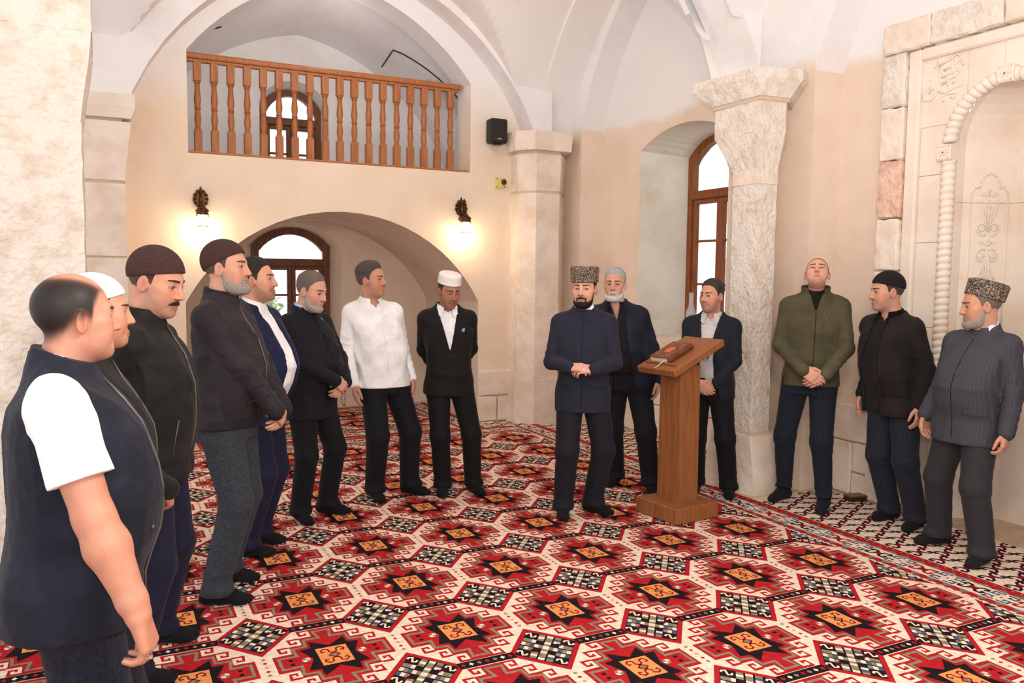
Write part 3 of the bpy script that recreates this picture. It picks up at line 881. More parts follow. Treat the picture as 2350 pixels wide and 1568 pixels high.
# stone yard wall and leaf mass seen through the panes
outm = mat('pale_ashlar', (236, 232, 222), 0.9, rgb2=(206, 200, 188), nscale=3, mix=(0.45, 0.65))  # pale stone tone with random mottling
yard = empty('yard_wall', (8.3, 6.5, 0), label='pale ashlar wall outside the tall window', cat='wall')
for r in range(7):
    for k in range(4):
        y0 = -2.6+1.3*k+(0.65 if r % 2 else 0)
        link('stone', rough_box((0, y0, 0.5*r), (0.3, y0+1.28, 0.5*r+0.485), 0.3, 0.006, r*9+k), outm, yard)
leafm = mat('hedge_leaf', (150, 176, 128), 0.6, rgb2=(196, 212, 176), nscale=5)
def shrub(loc, sx, sz, n, label, seed):
    rnd = random.Random(seed); mb = MB()
    for k in range(n):
        a, b = rnd.uniform(0, 2*math.pi), rnd.uniform(-1, 1); r = rnd.uniform(0.55, 1)
        c = Vector((sx*r*math.cos(a)*math.sqrt(1-b*b), 0.35*r*math.sin(a), sz*(1+r*b)))
        d = Vector((rnd.uniform(-1, 1), rnd.uniform(-1, 1), rnd.uniform(-1, 1))).normalized(); e = d.orthogonal().normalized()
        l = rnd.uniform(0.05, 0.09)
        mb.quad(c-d*l, c+e*l*0.5, c+d*l, c-e*l*0.5)
    o = empty('shrub', loc, label=label, cat='shrub')
    mb.build('foliage', leafm, o, fix=False)
    st = MB(); st.tube([(0, 0, 0), (0.02, 0, sz*0.5), (-0.02, 0, sz)], [0.03, 0.025, 0.015], 6); st.build('stem', dkwood, o)
shrub((2.05, 12.9, 0), 0.6, 0.75, 900, 'pale green shrub outside the niche window', 4)

# ------------------------------------------------------------------ wall lamps
bronze = mat('aged_bronze', (108, 74, 44), 0.38, rgb2=(58, 40, 26), nscale=30, mix=(0.4, 0.65), metal=0.85, bump=0.5, bscale=90, bdist=0.004)
lampglass = mat('lit_lamp_glass', (255, 250, 236), 0.3, emit=(255, 240, 205), estr=6.0)
def wall_lamp(x, z, label):
    L = empty('wall_lamp', (x, FAR, z), label=label, cat='wall lamp', group='bronze wall lamps under the gallery')
    # leaf shaped back plate with scalloped lobes
    rows = []
    pts = []
    nn = 40
    for k in range(nn):
        t = 2*math.pi*k/nn
        r = 0.072*(1+0.07*math.cos(11*t))
        px = r*math.sin(t)*0.95; pz = 0.10+r*1.35*math.cos(t)+(0.022 if k in (0,) else 0)
        if pz < 0.055: px *= max(0.22, (pz+0.05)/0.105)
        pts.append((px, pz))
    mb = MB(); mb.prism(pts, -0.022, -0.002, 'y')
    for s in (-1, 1):
        for k in range(5):
            a = math.radians(20+34*k)
            mb.lathe([(0.0, -0.016), (0.012, -0.010), (0.016, 0), (0.012, 0.010), (0.0, 0.016)], 8, Matrix.Translation((s*0.058*math.sin(a), -0.026, 0.10+0.075*math.cos(a))))
    mb.tube([(0, -0.024, 0.03), (0, -0.036, 0.10), (0, -0.028, 0.185)], [0.011, 0.016, 0.006], 8)
    mb.build('back_plate', bronze, L, auto=40)
    mb = MB()
    mb.tube([(0, -0.02, 0.035), (0, -0.05, -0.0), (0, -0.09, -0.025), (0, -0.13, -0.02)], [0.02, 0.026, 0.022, 0.016], 10)
    for s in (-1, 1):
        mb.tube([(0, -0.04, 0.0), (s*0.03, -0.05, -0.005), (s*0.042, -0.055, -0.025), (s*0.03, -0.06, -0.04), (s*0.018, -0.055, -0.03)], [0.01, 0.012, 0.012, 0.01, 0.007], 8)
    mb.build('bracket', bronze, L, smooth=True)
    mb = MB()
    mb.tube([(0, -0.035, 0.10), (0, -0.06, 0.17), (0, -0.10, 0.195), (0, -0.14, 0.165), (0, -0.15, 0.10), (0, -0.15, 0.045)], 0.006, 8)
    mb.build('hook', bronze, L, smooth=True)
    M = Matrix.Translation((0, -0.15, 0))
    mb = MB()
    mb.lathe([(0.004, 0.055), (0.013, 0.045), (0.010, 0.032), (0.022, 0.022), (0.045, 0.0), (0.060, -0.014), (0.062, -0.024), (0.052, -0.032), (0.056, -0.044), (0.058, -0.058), (0.050, -0.060)], 18, M)
    cap = mb.build('cap', bronze, L, smooth=True)
    mb = MB()
    for k in range(8):
        a = 2*math.pi*k/8
        mb.tube([(0.054*math.cos(a+t), -0.15+0.054*math.sin(a+t), -0.058-0.02*math.sin(math.pi*(t+0.39)/0.78)) for t in (-0.39, -0.2, 0, 0.2, 0.39)], 0.003, 5)
    mb.tube([(0.05*math.cos(2*math.pi*k/20), -0.15+0.05*math.sin(2*math.pi*k/20), -0.168) for k in range(21)], 0.0035, 5)
    mb.build('filigree', bronze, L, smooth=True, kind='stuff')
    mb = MB(); mb.lathe([(0.048, -0.06), (0.049, -0.10), (0.049, -0.14), (0.046, -0.165), (0.0, -0.168)], 18, M)
    mb.build('glass_shade', lampglass, L, smooth=True)
    add_light('lamp_bulb', 'POINT', (x, FAR-0.15, z-0.21), 6, (1.0, 0.76, 0.46), shadow_soft_size=0.04)
wall_lamp(0.872, 2.30, 'bronze wall lamp with lit glass, left of the arched niche')
wall_lamp(3.615, 2.335, 'bronze wall lamp with lit glass, right of the arched niche')

# ------------------------------------------------------------------ loudspeaker and dome camera
S = empty('loudspeaker', (4.01, FAR, 3.30), label='small black loudspeaker high on the balcony wall', cat='speaker')
mb = MB(); mb.cbox((-0.104, -0.17, -0.132), (0.104, -0.02, 0.138), 0.018); mb.build('cabinet', black, S)
mb = MB(); mb.cbox((-0.092, -0.178, -0.12), (0.088, -0.166, 0.128), 0.008); mb.build('grille', mat('speaker_cloth', (46, 36, 32), 0.7, bump=0.5, bscale=400), S)
for s in (-1, 1):
    mb = MB(); mb.tube([(s*0.075-s*0.022*math.cos(t), -0.179, 0.03+0.055*math.sin(t)) for t in [(-1+k/5)*1.0 for k in range(11)]], 0.003, 5); mb.build('groove', black, S)
mb = MB(); mb.cbox((-0.03, -0.182, -0.094), (0.02, -0.177, -0.082), 0.001); mb.build('name_badge', mat('silver_badge', (206, 190, 178), 0.4, metal=0.5), S)
mb = MB(); mb.lathe([(0.05, -0.145), (0.055, -0.135), (0.05, -0.128)], 14, Matrix.Translation((0.0, -0.1, 0))); mb.cbox((-0.03, -0.03, -0.1), (0.03, 0.0, 0.1), 0.005); mb.build('bracket', black, S)
K = empty('dome_camera', (4.095, FAR, 2.745), label='cream square dome security camera below the loudspeaker', cat='camera')
mb = MB(); mb.cbox((-0.062, -0.035, -0.058), (0.062, 0.0, 0.058), 0.006); mb.build('back_box', mat('cream_plastic', (222, 204, 124), 0.5), K)
for sx in (-1, 1):
    for sz in (-1, 1):
        mb = MB(); mb.lathe([(0.006, -0.003), (0.006, 0.003)], 8, Matrix.Translation((sx*0.048, -0.036, sz*0.045)) @ Matrix.Rotation(math.pi/2, 4, 'X')); mb.build('screw', bronze, K)
MX = Matrix.Translation((0.022, -0.035, 0.006)) @ Matrix.Rotation(math.pi/2, 4, 'X')
mb = MB(); mb.lathe([(0.046, 0.0), (0.044, 0.022), (0.036, 0.028)], 18, MX); mb.build('collar', MATS['cream_plastic'], K, smooth=True)
mb = MB(); mb.lathe([(0.036, 0.022), (0.034, 0.04), (0.026, 0.054), (0.012, 0.062), (0.0, 0.063)], 16, MX); mb.build('smoked_dome', mat('smoked_dome', (34, 24, 22), 0.08, coat=0.8), K, smooth=True)

# ------------------------------------------------------------------ lectern with book
lwood = mat('lectern_wood', (156, 98, 58), 0.45, rgb2=(126, 76, 42), nscale=5, ndetail=6, mix=(0.35, 0.68), stretch=(9, 9, 0.9), bump=0.15, bscale=50, wave=('X', 9.0, 9.0, (130, 78, 42), 0.3), spec=0.35)
LR = math.radians(7)
LT = empty('lectern', (3.615, 4.613, ZC+0.0045), LR, label='tall wooden lectern on a square plinth before the white-bearded man', cat='lectern')
mb = MB(); mb.cbox((-0.205, -0.205, 0.0), (0.205, 0.205, 0.11), 0.006); mb.build('plinth', lwood, LT)
mb = MB()
mb.loft([[(sx*a, sy*a, z) for sx, sy in ((-1, -1), (1, -1), (1, 1), (-1, 1))] for a, z in ((0.100, 0.108), (0.098, 0.5), (0.096, 1.07))]); mb.build('column', lwood, LT)
tilt = math.radians(23)
TM = Matrix.Translation((0.0, 0.0, 1.13)) @ Matrix.Rotation(-math.pi/2, 4, 'Z') @ Matrix.Rotation(tilt, 4, 'X')
mb = MB(); mb.cbox((-0.185, -0.255, -0.025), (0.185, 0.255, 0.025), 0.006, TM); mb.build('sloped_top', lwood, LT)
mb = MB(); mb.cbox((-0.155, -0.192, 0.023), (0.135, -0.174, 0.038), 0.003, TM); mb.build('book_ledge', lwood, LT)
# the book lies on the slope against the ledge
BKT = empty('closed_book', (0, 0, 0), label='brown leather book with tooled gold cover lying on the lectern', cat='book')
BM = Matrix.Translation((3.615, 4.613, ZC+0.0045)) @ Matrix.Rotation(LR, 4, 'Z') @ TM @ Matrix.Translation((-0.035, -0.172, 0.0258))
leather = mat('brown_leather', (112, 56, 34), 0.45, rgb2=(86, 40, 26), nscale=20, bump=0.2, bscale=120, bdist=0.003)
pages = mat('book_pages', (232, 222, 200), 0.9, wave=('Z', 120, 0.5, (196, 180, 150), 0.5))
gold = mat('gold_tooling', (196, 126, 66), 0.5, metal=0.1)
orng = mat('orange_tooling', (206, 102, 54), 0.5)
grn = mat('plum_leather', (92, 52, 44), 0.5)
bw, bl, bt = 0.18, 0.25, 0.042
mb = MB(); mb.cbox((-bw/2+0.006, 0.004, 0.005), (bw/2-0.004, bl-0.006, bt-0.005), 0.002, BM); mb.build('page_block', pages, BKT)
mb = MB(); mb.cbox((-bw/2, 0, 0), (bw/2, bl, 0.005), 0.001, BM); mb.build('back_cover', leather, BKT)
fc = MB(); fc.cbox((-bw/2, 0, bt-0.005), (bw/2, bl, bt), 0.001, BM); fcov = fc.build('front_cover', leather, BKT)
sp = MB(); sp.loft([[tuple(BM @ Vector((bw/2-0.002+0.014*math.sin(math.pi*k/8), y, bt/2-bt/2*math.cos(math.pi*k/8)))) for k in range(9)]+[tuple(BM @ Vector((bw/2-0.004, y, bt-0.004))), tuple(BM @ Vector((bw/2-0.004, y, 0.004)))] for y in (0, bl)]); sp.build('spine', leather, BKT, smooth=False)
def cover(mb, pts, dz):
    mb.add([tuple(BM @ Vector((p[0], p[1], bt+dz))) for p in pts], [tuple(range(len(pts)))])
def ellp(a, b, n=40, c=(0, bl/2)):
    return [(c[0]+a*math.cos(2*math.pi*k/n), c[1]+b*math.sin(2*math.pi*k/n)) for k in range(n)]
mb = MB(); cover(mb, [(-bw/2+0.014, 0.016), (bw/2-0.014, 0.016), (bw/2-0.014, bl-0.016), (-bw/2+0.014, bl-0.016)], 0.0006); mb.build('cover_panel', grn, fcov, fix=False)
mb = MB(); cover(mb, ellp(0.060, 0.080), 0.0009); mb.build('cover_oval', mat('umber_leather', (104, 60, 44), 0.5), fcov, fix=False)
mb = MB(); cover(mb, [(0.034*math.cos(t)*(1+0.12*math.cos(8*t)), bl/2+0.046*math.sin(t)*(1+0.12*math.cos(8*t))) for t in [2*math.pi*k/64 for k in range(64)]], 0.0013); mb.build('cover_medallion', orng, fcov, fix=False)
mb = MB()
for k in range(44):
    a = 2*math.pi*k/44
    c = (0.060*math.cos(a), bl/2+0.080*math.sin(a))
    cover(mb, [(c[0]-0.0028, c[1]), (c[0], c[1]-0.0028), (c[0]+0.0028, c[1]), (c[0], c[1]+0.0028)], 0.0014)
def gline(pts, w):
    for (a, b) in zip(pts[:-1], pts[1:]):
        d = Vector((b[0]-a[0], b[1]-a[1])).normalized(); n_ = Vector((-d.y, d.x))*w/2
        cover(mb, [(a[0]-n_.x, a[1]-n_.y), (b[0]-n_.x, b[1]-n_.y), (b[0]+n_.x, b[1]+n_.y), (a[0]+n_.x, a[1]+n_.y)], 0.0012)
e = 0.012
gline([(-bw/2+e, e), (bw/2-e, e), (bw/2-e, bl-e), (-bw/2+e, bl-e), (-bw/2+e, e)], 0.003)
for su in (-1, 1):
    for sv in (-1, 1):
        cx_, cy_ = su*(bw/2-0.018), bl/2+sv*(bl/2-0.02)
        gline([(cx_, cy_-sv*0.085), (cx_-su*0.014, cy_-sv*0.055), (cx_-su*0.024, cy_-sv*0.03), (cx_-su*0.045, cy_-sv*0.018), (cx_-su*0.07, cy_)], 0.004)
        for t in (0.2, 0.45, 0.7):
            gline([(cx_-su*0.01, cy_-sv*0.01), (cx_-su*0.05*t, cy_-sv*0.07*(1-t))], 0.003)
mb.build('gold_border', gold, fcov, fix=False)
# small calligraphic strokes within the medallion
mb = MB()
for st_ in ([(-0.016, 0.012), (-0.010, -0.010), (0.0, -0.014), (0.004, 0.012)], [(0.008, 0.016), (0.010, -0.012), (0.018, -0.006)], [(-0.018, -0.02), (0.0, -0.026), (0.016, -0.018)], [(-0.006, 0.022), (0.004, 0.026)]):
    gline([(p[0], bl/2+p[1]) for p in st_], 0.003)
mb.build('medallion_script', mat('light_gold', (226, 150, 92), 0.5), fcov, fix=False)
mb = MB(); rib = [(0.055, 0.012, 0.02), (0.052, -0.012, 0.021), (0.047, -0.035, 0.014), (0.036, -0.062, 0.0035), (0.026, -0.082, 0.002)]
for a, b in zip(rib[:-1], rib[1:]):
    mb.add([tuple(BM @ Vector((p[0]+dx, p[1], p[2]))) for p, dx in ((a, -0.004), (a, 0.004), (b, 0.004), (b, -0.004))], [(0, 1, 2, 3)])
mb.build('ribbon_marker', mat('white_ribbon', (244, 240, 228), 0.6), BKT, fix=False)

# ------------------------------------------------------------------ oil lamp on the window sill
OL = empty('oil_lamp', (5.42, 6.77, 1.06), label='glass-chimney oil lamp on the tall window sill', cat='lamp')
mb = MB(); mb.lathe([(0.07, 0.0), (0.072, 0.008), (0.05, 0.014), (0.03, 0.04), (0.035, 0.055), (0.085, 0.085), (0.092, 0.105), (0.085, 0.125), (0.04, 0.14), (0.034, 0.145)], 22); mb.build('font', mat('dark_brass', (92, 66, 40), 0.35, metal=0.7), OL, smooth=True)
mb = MB(); mb.lathe([(0.034, 0.143), (0.042, 0.15), (0.04, 0.165), (0.046, 0.172), (0.044, 0.185), (0.03, 0.195), (0.012, 0.21)], 20); mb.build('burner', MATS['dark_brass'], OL, smooth=True)
mb = MB(); mb.tube([(0.042, 0, 0.16), (0.075, 0, 0.158)], 0.004, 6); mb.lathe([(0.0, -0.004), (0.011, -0.004), (0.011, 0.004), (0.0, 0.004)], 10, Matrix.Translation((0.078, 0, 0.158)) @ Matrix.Rotation(math.pi/2, 4, 'Y')); mb.build('wick_knob', MATS['dark_brass'], OL)
chim = mat('chimney_glass', (236, 240, 242), 0.05, spec=0.9, alpha=0.22)
mb = MB(); mb.lathe([(0.036, 0.185), (0.046, 0.205), (0.054, 0.24), (0.05, 0.28), (0.034, 0.315), (0.025, 0.34), (0.023, 0.40), (0.024, 0.475), (0.0215, 0.475), (0.0205, 0.40), (0.0225, 0.34), (0.0315, 0.314), (0.0475, 0.279), (0.0515, 0.24), (0.0435, 0.206), (0.0335, 0.186)], 22, cap=False); mb.build('chimney', chim, OL, smooth=True)

# ------------------------------------------------------------------ small box on the runner
BX = empty('wooden_box', (5.10, 4.35, ZC+0.003), math.radians(-8), label='small dark brown box on the floor by the green-jacketed man', cat='box')
bxm = mat('dark_lacquer', (64, 44, 26), 0.35, rgb2=(44, 30, 20), nscale=14)
mb = MB(); mb.cbox((-0.075, -0.045, 0.0), (0.075, 0.045, 0.026), 0.004); mb.build('tray', bxm, BX)
mb = MB(); mb.cbox((-0.078, -0.048, 0.028), (0.078, 0.048, 0.042), 0.005); mb.build('lid', mat('tan_lacquer', (98, 72, 40), 0.35), BX)

# ------------------------------------------------------------------ carved prayer niche in the right wall
MQ = empty('prayer_niche', (0, 0, 0), label='carved limestone prayer niche with rope moulding in the right wall', cat='niche')
def blk(name, y0, y1, z0, z1, x0, x1, m, seed=0, div=0.09, amp=0.004):
    return link(name, rough_box((x0, y0+0.004, z0+0.004), (x1, y1-0.004, z1-0.004), div, amp, seed), m, MQ)
zs = [0.0, 0.45, 0.9, 1.33, 1.75, 2.13, 2.55, 2.93, 3.31]
for side in (1, -1):
    for i in range(len(zs)-1):
        mm = {7: rstone, 6: stone, 5: pstone, 4: stone}.get(i, stone)
        a, b = (MC+0.74, MC+0.94) if side > 0 else (MC-0.94, MC-0.74)
        blk('rough_stone', a, b, zs[i], zs[i+1], 5.17, 5.26, mm, i+side*20, 0.06, 0.006)
for i, (a, b) in enumerate(((MC+0.55, MC+0.94), (MC+0.03, MC+0.55), (MC-0.5, MC+0.03), (MC-0.94, MC-0.5))):
    blk('rough_stone', a, b, 3.31, 3.53, 5.16, 5.26, rstone if i % 2 else stone, 50+i, 0.06, 0.006)
# smooth frame fillet
def fil(y0, y1, z0, z1):
    mb = MB(); mb.cbox((5.20, y0, z0), (5.26, y1, z1), 0.012); mb.build('frame_fillet', smooth_stone, MQ)
fil(MC+0.64, MC+0.74, 0, 3.31); fil(MC-0.74, MC-0.64, 0, 3.31); fil(MC-0.64, MC+0.64, 3.225, 3.31)
# slabs either side of the rope and above it
zz = [0.0, 0.7, 1.35, 1.95, 2.42, 2.76]
for side in (1, -1):
    for i in range(len(zz)-1):
        a, b = (MC+0.42, MC+0.64) if side > 0 else (MC-0.64, MC-0.42)
        mb = MB(); mb.cbox((5.235, a+0.0015, zz[i]+0.0015), (5.262, b-0.0015, zz[i+1]-0.0015), 0.002); mb.build('slab', smooth_stone, MQ)
def spand(y0, y1, name='slab'):
    mb = MB(); n = 10
    pr = [(y0+(y1-y0)*k/n, max(2.76, 2.60+math.sqrt(max(0.44**2-(y0+(y1-y0)*k/n-MC)**2, 0)))) for k in range(n+1)]
    arch_slab(mb, pr, 5.235, 5.262, 'x', 3.225)
    mb.quad((5.235, y0, pr[0][1]), (5.262, y0, pr[0][1]), (5.262, y0, 3.225), (5.235, y0, 3.225)); mb.quad((5.235, y1, pr[-1][1]), (5.262, y1, pr[-1][1]), (5.262, y1, 3.225), (5.235, y1, 3.225))
    mb.build(name, smooth_stone, MQ)
for a, b in ((MC+0.30, MC+0.64), (MC+0.05, MC+0.298), (MC-0.30, MC+0.048), (MC-0.64, MC-0.302)):
    spand(a, b)
# rope moulding: two posts, two quarter arcs, three cubes
def rope(pts, name='rope_moulding'):
    P = [Vector(p) for p in pts]; out = []; rad = []
    L = 0; acc = [0]
    for a, b in zip(P[:-1], P[1:]):
        L += (b-a).length; acc.append(L)
    n = int(L/0.006)
    for k in range(n+1):
        s = L*k/n
        i = max(0, min(len(P)-2, int(np.searchsorted(acc, s))-1)); t = (s-acc[i])/max(acc[i+1]-acc[i], 1e-6)
        out.append(P[i].lerp(P[i+1], min(1, t))); rad.append(0.035+0.014*math.sqrt(abs(math.sin(math.pi*s/0.048))))
    mb = MB(); seg = 14; rings = []
    for k, p in enumerate(out):
        t = (out[min(k+1, n)]-out[max(k-1, 0)]).normalized(); nx = Vector((-1, 0, 0)); by = t.cross(nx).normalized()
        rings.append([tuple(p+(nx*math.cos(2*math.pi*q/seg)+by*math.sin(2*math.pi*q/seg))*rad[k]+t*0.007*math.sin(2*math.pi*q/seg)) for q in range(seg)])
    mb.loft(rings); mb.build(name, smooth_stone, MQ, smooth=True)
RXC = 5.222
for s in (1, -1):
    rope([(RXC, MC+s*0.40, 0.02), (RXC, MC+s*0.40, 2.505)])
    rope([(RXC, MC+s*0.40*math.cos(t), 2.60+0.40*math.sin(t)) for t in [0.06+(math.pi/2-0.06-0.13)*k/20 for k in range(21)]])
def cube_block(y, z, rot):
    M = Matrix.Translation((RXC, y, z)) @ Matrix.Rotation(rot, 4, 'X')
    mb = MB(); mb.cbox((-0.058, -0.052, -0.055), (0.04, 0.052, 0.055), 0.006, M); c = mb.build('moulding_cube', smooth_stone, MQ)
    mb = MB()
    for k in range(4):
        R_ = M @ Matrix.Rotation(math.pi/4*k, 4, 'X')
        mb.cbox((-0.064, -0.036, -0.004), (-0.056, 0.036, 0.004), 0.001, R_)
    for a in (-1, 1):
        mb.cbox((-0.063, a*0.042-0.003, -0.045), (-0.056, a*0.042+0.003, 0.045), 0.001, M); mb.cbox((-0.063, -0.045, a*0.042-0.003), (-0.056, 0.045, a*0.042+0.003), 0.001, M)
    mb.build('star_relief', smooth_stone, c, kind='stuff')
cube_block(MC+0.405, 2.556, 0); cube_block(MC-0.405, 2.556, 0); cube_block(MC, 3.0, 0)
# polygonal apse behind the rope
AP = [(5.262, MC+0.36), (5.335, MC+0.36), (5.64, MC+0.19), (5.64, MC-0.19), (5.335, MC-0.36), (5.262, MC-0.36)]
nm = ['jamb', 'apse_panel', 'apse_panel', 'apse_panel', 'jamb']
for i in range(5):
    (xa, ya), (xb, yb) = AP[i], AP[i+1]
    for z0, z1 in ((0, 0.85), (0.85, 1.70), (1.70, 2.22), (2.22, 2.60)):
        mb = MB()
        d = Vector((xb-xa, yb-ya, 0)); nrm = Vector((-d.y, d.x, 0)).normalized()
        if nrm.dot(Vector((5.0, MC, 0))-Vector((xa, ya, 0))) > 0: nrm = -nrm
        lo = 0.0012
        q = [Vector((xa, ya, z0+lo)), Vector((xb, yb, z0+lo)), Vector((xb, yb, z1-lo)), Vector((xa, ya, z1-lo))]
        mb.add([tuple(p) for p in q]+[tuple(p+nrm*0.03) for p in q], [(0, 1, 2, 3), (7, 6, 5, 4), (0, 1, 5, 4), (1, 2, 6, 5), (2, 3, 7, 6), (3, 0, 4, 7)])
        mb.build(nm[i], smooth_stone, MQ)
# vaulted head of the apse
mb = MB(); rings = []
for k in range(9):
    t = math.pi/2*k/8
    c, s = math.cos(t), math.sin(t)
    rings.append([(5.27+(x-5.27)*(c if j not in (0, 5) else 1), MC+(y-MC)*c, 2.60+0.385*s) for j, (x, y) in enumerate(AP)])
mb.loft(rings, cap=False, closed=False); mb.build('apse_head', smooth_stone, MQ, fix=False)
# carved panel on the far facet
fa, fb = Vector((5.335, MC+0.36, 0)), Vector((5.64, MC+0.19, 0))
fd = (fb-fa).normalized(); fn = Vector((-fd.y, fd.x, 0)); fn = fn if fn.x < 0 else -fn
FL = (fb-fa).length
def FP(s, z, h=0.0):
    p = fa+fd*s+fn*h
    return (p.x, p.y, z)
cs = FL/2
def og(sg):
    return [(cs+sg*0.125, 1.2), (cs+sg*0.125, 2.285), (cs+sg*0.112, 2.30), (cs+sg*0.10, 2.325), (cs+sg*0.068, 2.325), (cs+sg*0.064, 2.36), (cs+sg*0.045, 2.395), (cs+sg*0.02, 2.415), (cs, 2.42)]
outl = og(-1)+og(1)[::-1][1:]
mb = MB()
for a, b in zip(outl[:-1], outl[1:]):
    mb.tube([FP(a[0], a[1], 0.004), FP(b[0], b[1], 0.004)], 0.007, 6)
mb.build('panel_edge', smooth_stone, MQ, smooth=True, kind='stuff')
rel = MB()
def stroke(pts, r=0.008, h=0.004):
    rel.tube([FP(cs+p[0], p[1], h) for p in pts], r, 6)
def rosette(u, z, r):
    for k in range(6):
        a = 2*math.pi*k/6
        rel.lathe([(0.0, -0.5*r), (0.38*r, -0.3*r), (0.46*r, 0), (0.38*r, 0.3*r), (0, 0.5*r)], 6, Matrix.Translation(FP(cs+u+0.6*r*math.cos(a), z+0.6*r*math.sin(a), 0.004)))
    rel.lathe([(0.0, -0.4*r), (0.35*r, 0), (0, 0.4*r)], 6, Matrix.Translation(FP(cs+u, z, 0.010)))
def curl(u, z, r, s, up=1):
    stroke([(u+s*r*math.cos(t)*1.0, z+up*r*math.sin(t)) for t in [math.pi*1.15-k*0.42 for k in range(13)]], 0.006)
for zb, up in ((1.98, 1), (1.92, -1)):
    for s in (-1, 1):
        curl(s*0.042, zb+up*0.065, 0.034, s, up)
        rosette(s*0.042, zb+up*0.065, 0.022)
        stroke([(s*0.006, zb+up*0.06), (s*0.022, zb+up*0.13), (s*0.05, zb+up*0.20), (s*0.058, zb+up*0.23)], 0.0075)
        stroke([(s*0.006, zb+up*0.10), (s*0.020, zb+up*0.17), (s*0.026, zb+up*0.205), (s*0.014, zb+up*0.215)], 0.006)
        rosette(s*0.058, zb+up*0.245, 0.014)
        stroke([(s*0.012, zb+up*0.02), (s*0.04, zb+up*0.015), (s*0.058, zb+up*0.028)], 0.006)
        rosette(s*0.05, zb+up*0.30, 0.014); rosette(s*0.022, zb+up*0.30, 0.02)
    stroke([(0, zb+up*0.04), (0, zb+up*0.15), (0, zb+up*0.26)], 0.007)
    rosette(0, zb+up*0.325, 0.014)
rosette(0, 1.95, 0.026)
for s in (-1, 1): rosette(s*0.045, 1.95, 0.013)
rel.build('floral_relief', smooth_stone, MQ, smooth=True, kind='stuff')
# raised calligraphy in the corner of the frame
cal = MB()
def cz(p):
    px, py = 2040+p[0]/3.92, 60+p[1]/3.92
    return (5.232, 4.035-(px-2127)*0.00405, 3.20-(py-150)*0.00325)
for st_ in ([(385, 490), (382, 545), (352, 600), (350, 650), (395, 665), (440, 625), (432, 575), (398, 562), (392, 610)],
            [(425, 405), (420, 375), (440, 345), (462, 350), (450, 385)], [(450, 398), (520, 362), (590, 328), (600, 350)], [(490, 440), (545, 420), (608, 378)],
            [(470, 500), (530, 475), (595, 455)], [(480, 552), (550, 515), (605, 485)], [(460, 605), (505, 625), (560, 602), (625, 588), (632, 520)], [(452, 415), (470, 490), (485, 560)],
            [(545, 352), (555, 430), (575, 520)], [(505, 695), (485, 650), (530, 636), (595, 645), (575, 682), (550, 672)], [(620, 400), (632, 430)], [(510, 520), (535, 545), (520, 575)], [(560, 560), (590, 545)]):
    cal.tube([cz(p) for p in st_], 0.0095, 6)
cal.build('calligraphy', smooth_stone, MQ, smooth=True, kind='stuff')

# ------------------------------------------------------------------ implicit modelling for the figures
f32 = np.float32
def V(*a): return np.array(a, dtype=f32)
def nrm(v): v = np.asarray(v, dtype=f32); return v/max(np.linalg.norm(v), 1e-9)
def smin(a, b, k):
    h = np.clip(0.5+0.5*(b-a)/k, 0, 1)
    return b+(a-b)*h-k*h*(1-h)
def smax(a, b, k): return -smin(-a, -b, k)
def ell(P, c, r):
    q = (P-np.asarray(c, f32))
    r = np.asarray(r, f32)
    k0 = np.sqrt(((q/r)**2).sum(1)); k1 = np.sqrt(((q/(r*r))**2).sum(1))+1e-9
    return k0*(k0-1)/k1
def cone(P, a, b, ra, rb, ret=False):
    a = np.asarray(a, f32); b = np.asarray(b, f32); ba = b-a
    pa = P-a
    t = np.clip(pa@ba/max(float(ba@ba), 1e-9), 0, 1)
    d = np.sqrt(((pa-t[:, None]*ba)**2).sum(1))-(ra+(rb-ra)*t)
    return (d, t) if ret else d
def chain_sdf(P, pts, rad, k=0.0):
    d = None
    for i in range(len(pts)-1):
        e = cone(P, pts[i], pts[i+1], rad[i], rad[i+1])
        d = e if d is None else (smin(d, e, k) if k else np.minimum(d, e))
    return d
def poly2(x, z, poly):
    """signed distance to 2-D polygon (negative inside)"""
    d = np.full(x.shape, 1e9, f32); s = np.ones(x.shape, f32)
    n = len(poly)
    for i in range(n):
        ax, az = poly[i]; bx, bz = poly[i-1]
        ex, ez = bx-ax, bz-az
        wx, wz = x-ax, z-az
        t = np.clip((wx*ex+wz*ez)/(ex*ex+ez*ez+1e-12), 0, 1)
        d = np.minimum(d, (wx-ex*t)**2+(wz-ez*t)**2)
        c1 = z >= az; c2 = z < bz; c3 = ex*wz > ez*wx
        fl_ = (c1 & c2 & c3) | (~c1 & ~c2 & ~c3)
        s = np.where(fl_, -s, s)
    return s*np.sqrt(d)
def stack(P, st, e=2.3):
    """body of superelliptic sections; st rows: z, cx, cy, rx, ry"""
    st = np.asarray(st, f32); z = P[:, 2]
    o = np.argsort(st[:, 0]); st = st[o]
    cx, cy, rx, ry = [np.interp(z, st[:, 0], st[:, k]).astype(f32) for k in (1, 2, 3, 4)]
    u = np.abs(P[:, 0]-cx)/rx; v = np.abs(P[:, 1]-cy)/ry
    k = (u**e+v**e)**(1.0/e)
    return (k-1)*np.minimum(rx, ry)
def noise3(P, f, seed=0):
    rs = np.random.RandomState(seed); o = np.zeros(len(P), f32)
    for _ in range(3):
        a, b, c = rs.normal(size=(3, 3)).astype(f32)
        a, b, c = a/np.linalg.norm(a), b/np.linalg.norm(b), c/np.linalg.norm(c)
        o += np.sin(f*(P@a)+1.9*np.sin(0.7*f*(P@b)+rs.uniform(0, 6))+rs.uniform(0, 6))*np.cos(0.6*f*(P@c)+rs.uniform(0, 6))
    return o/3
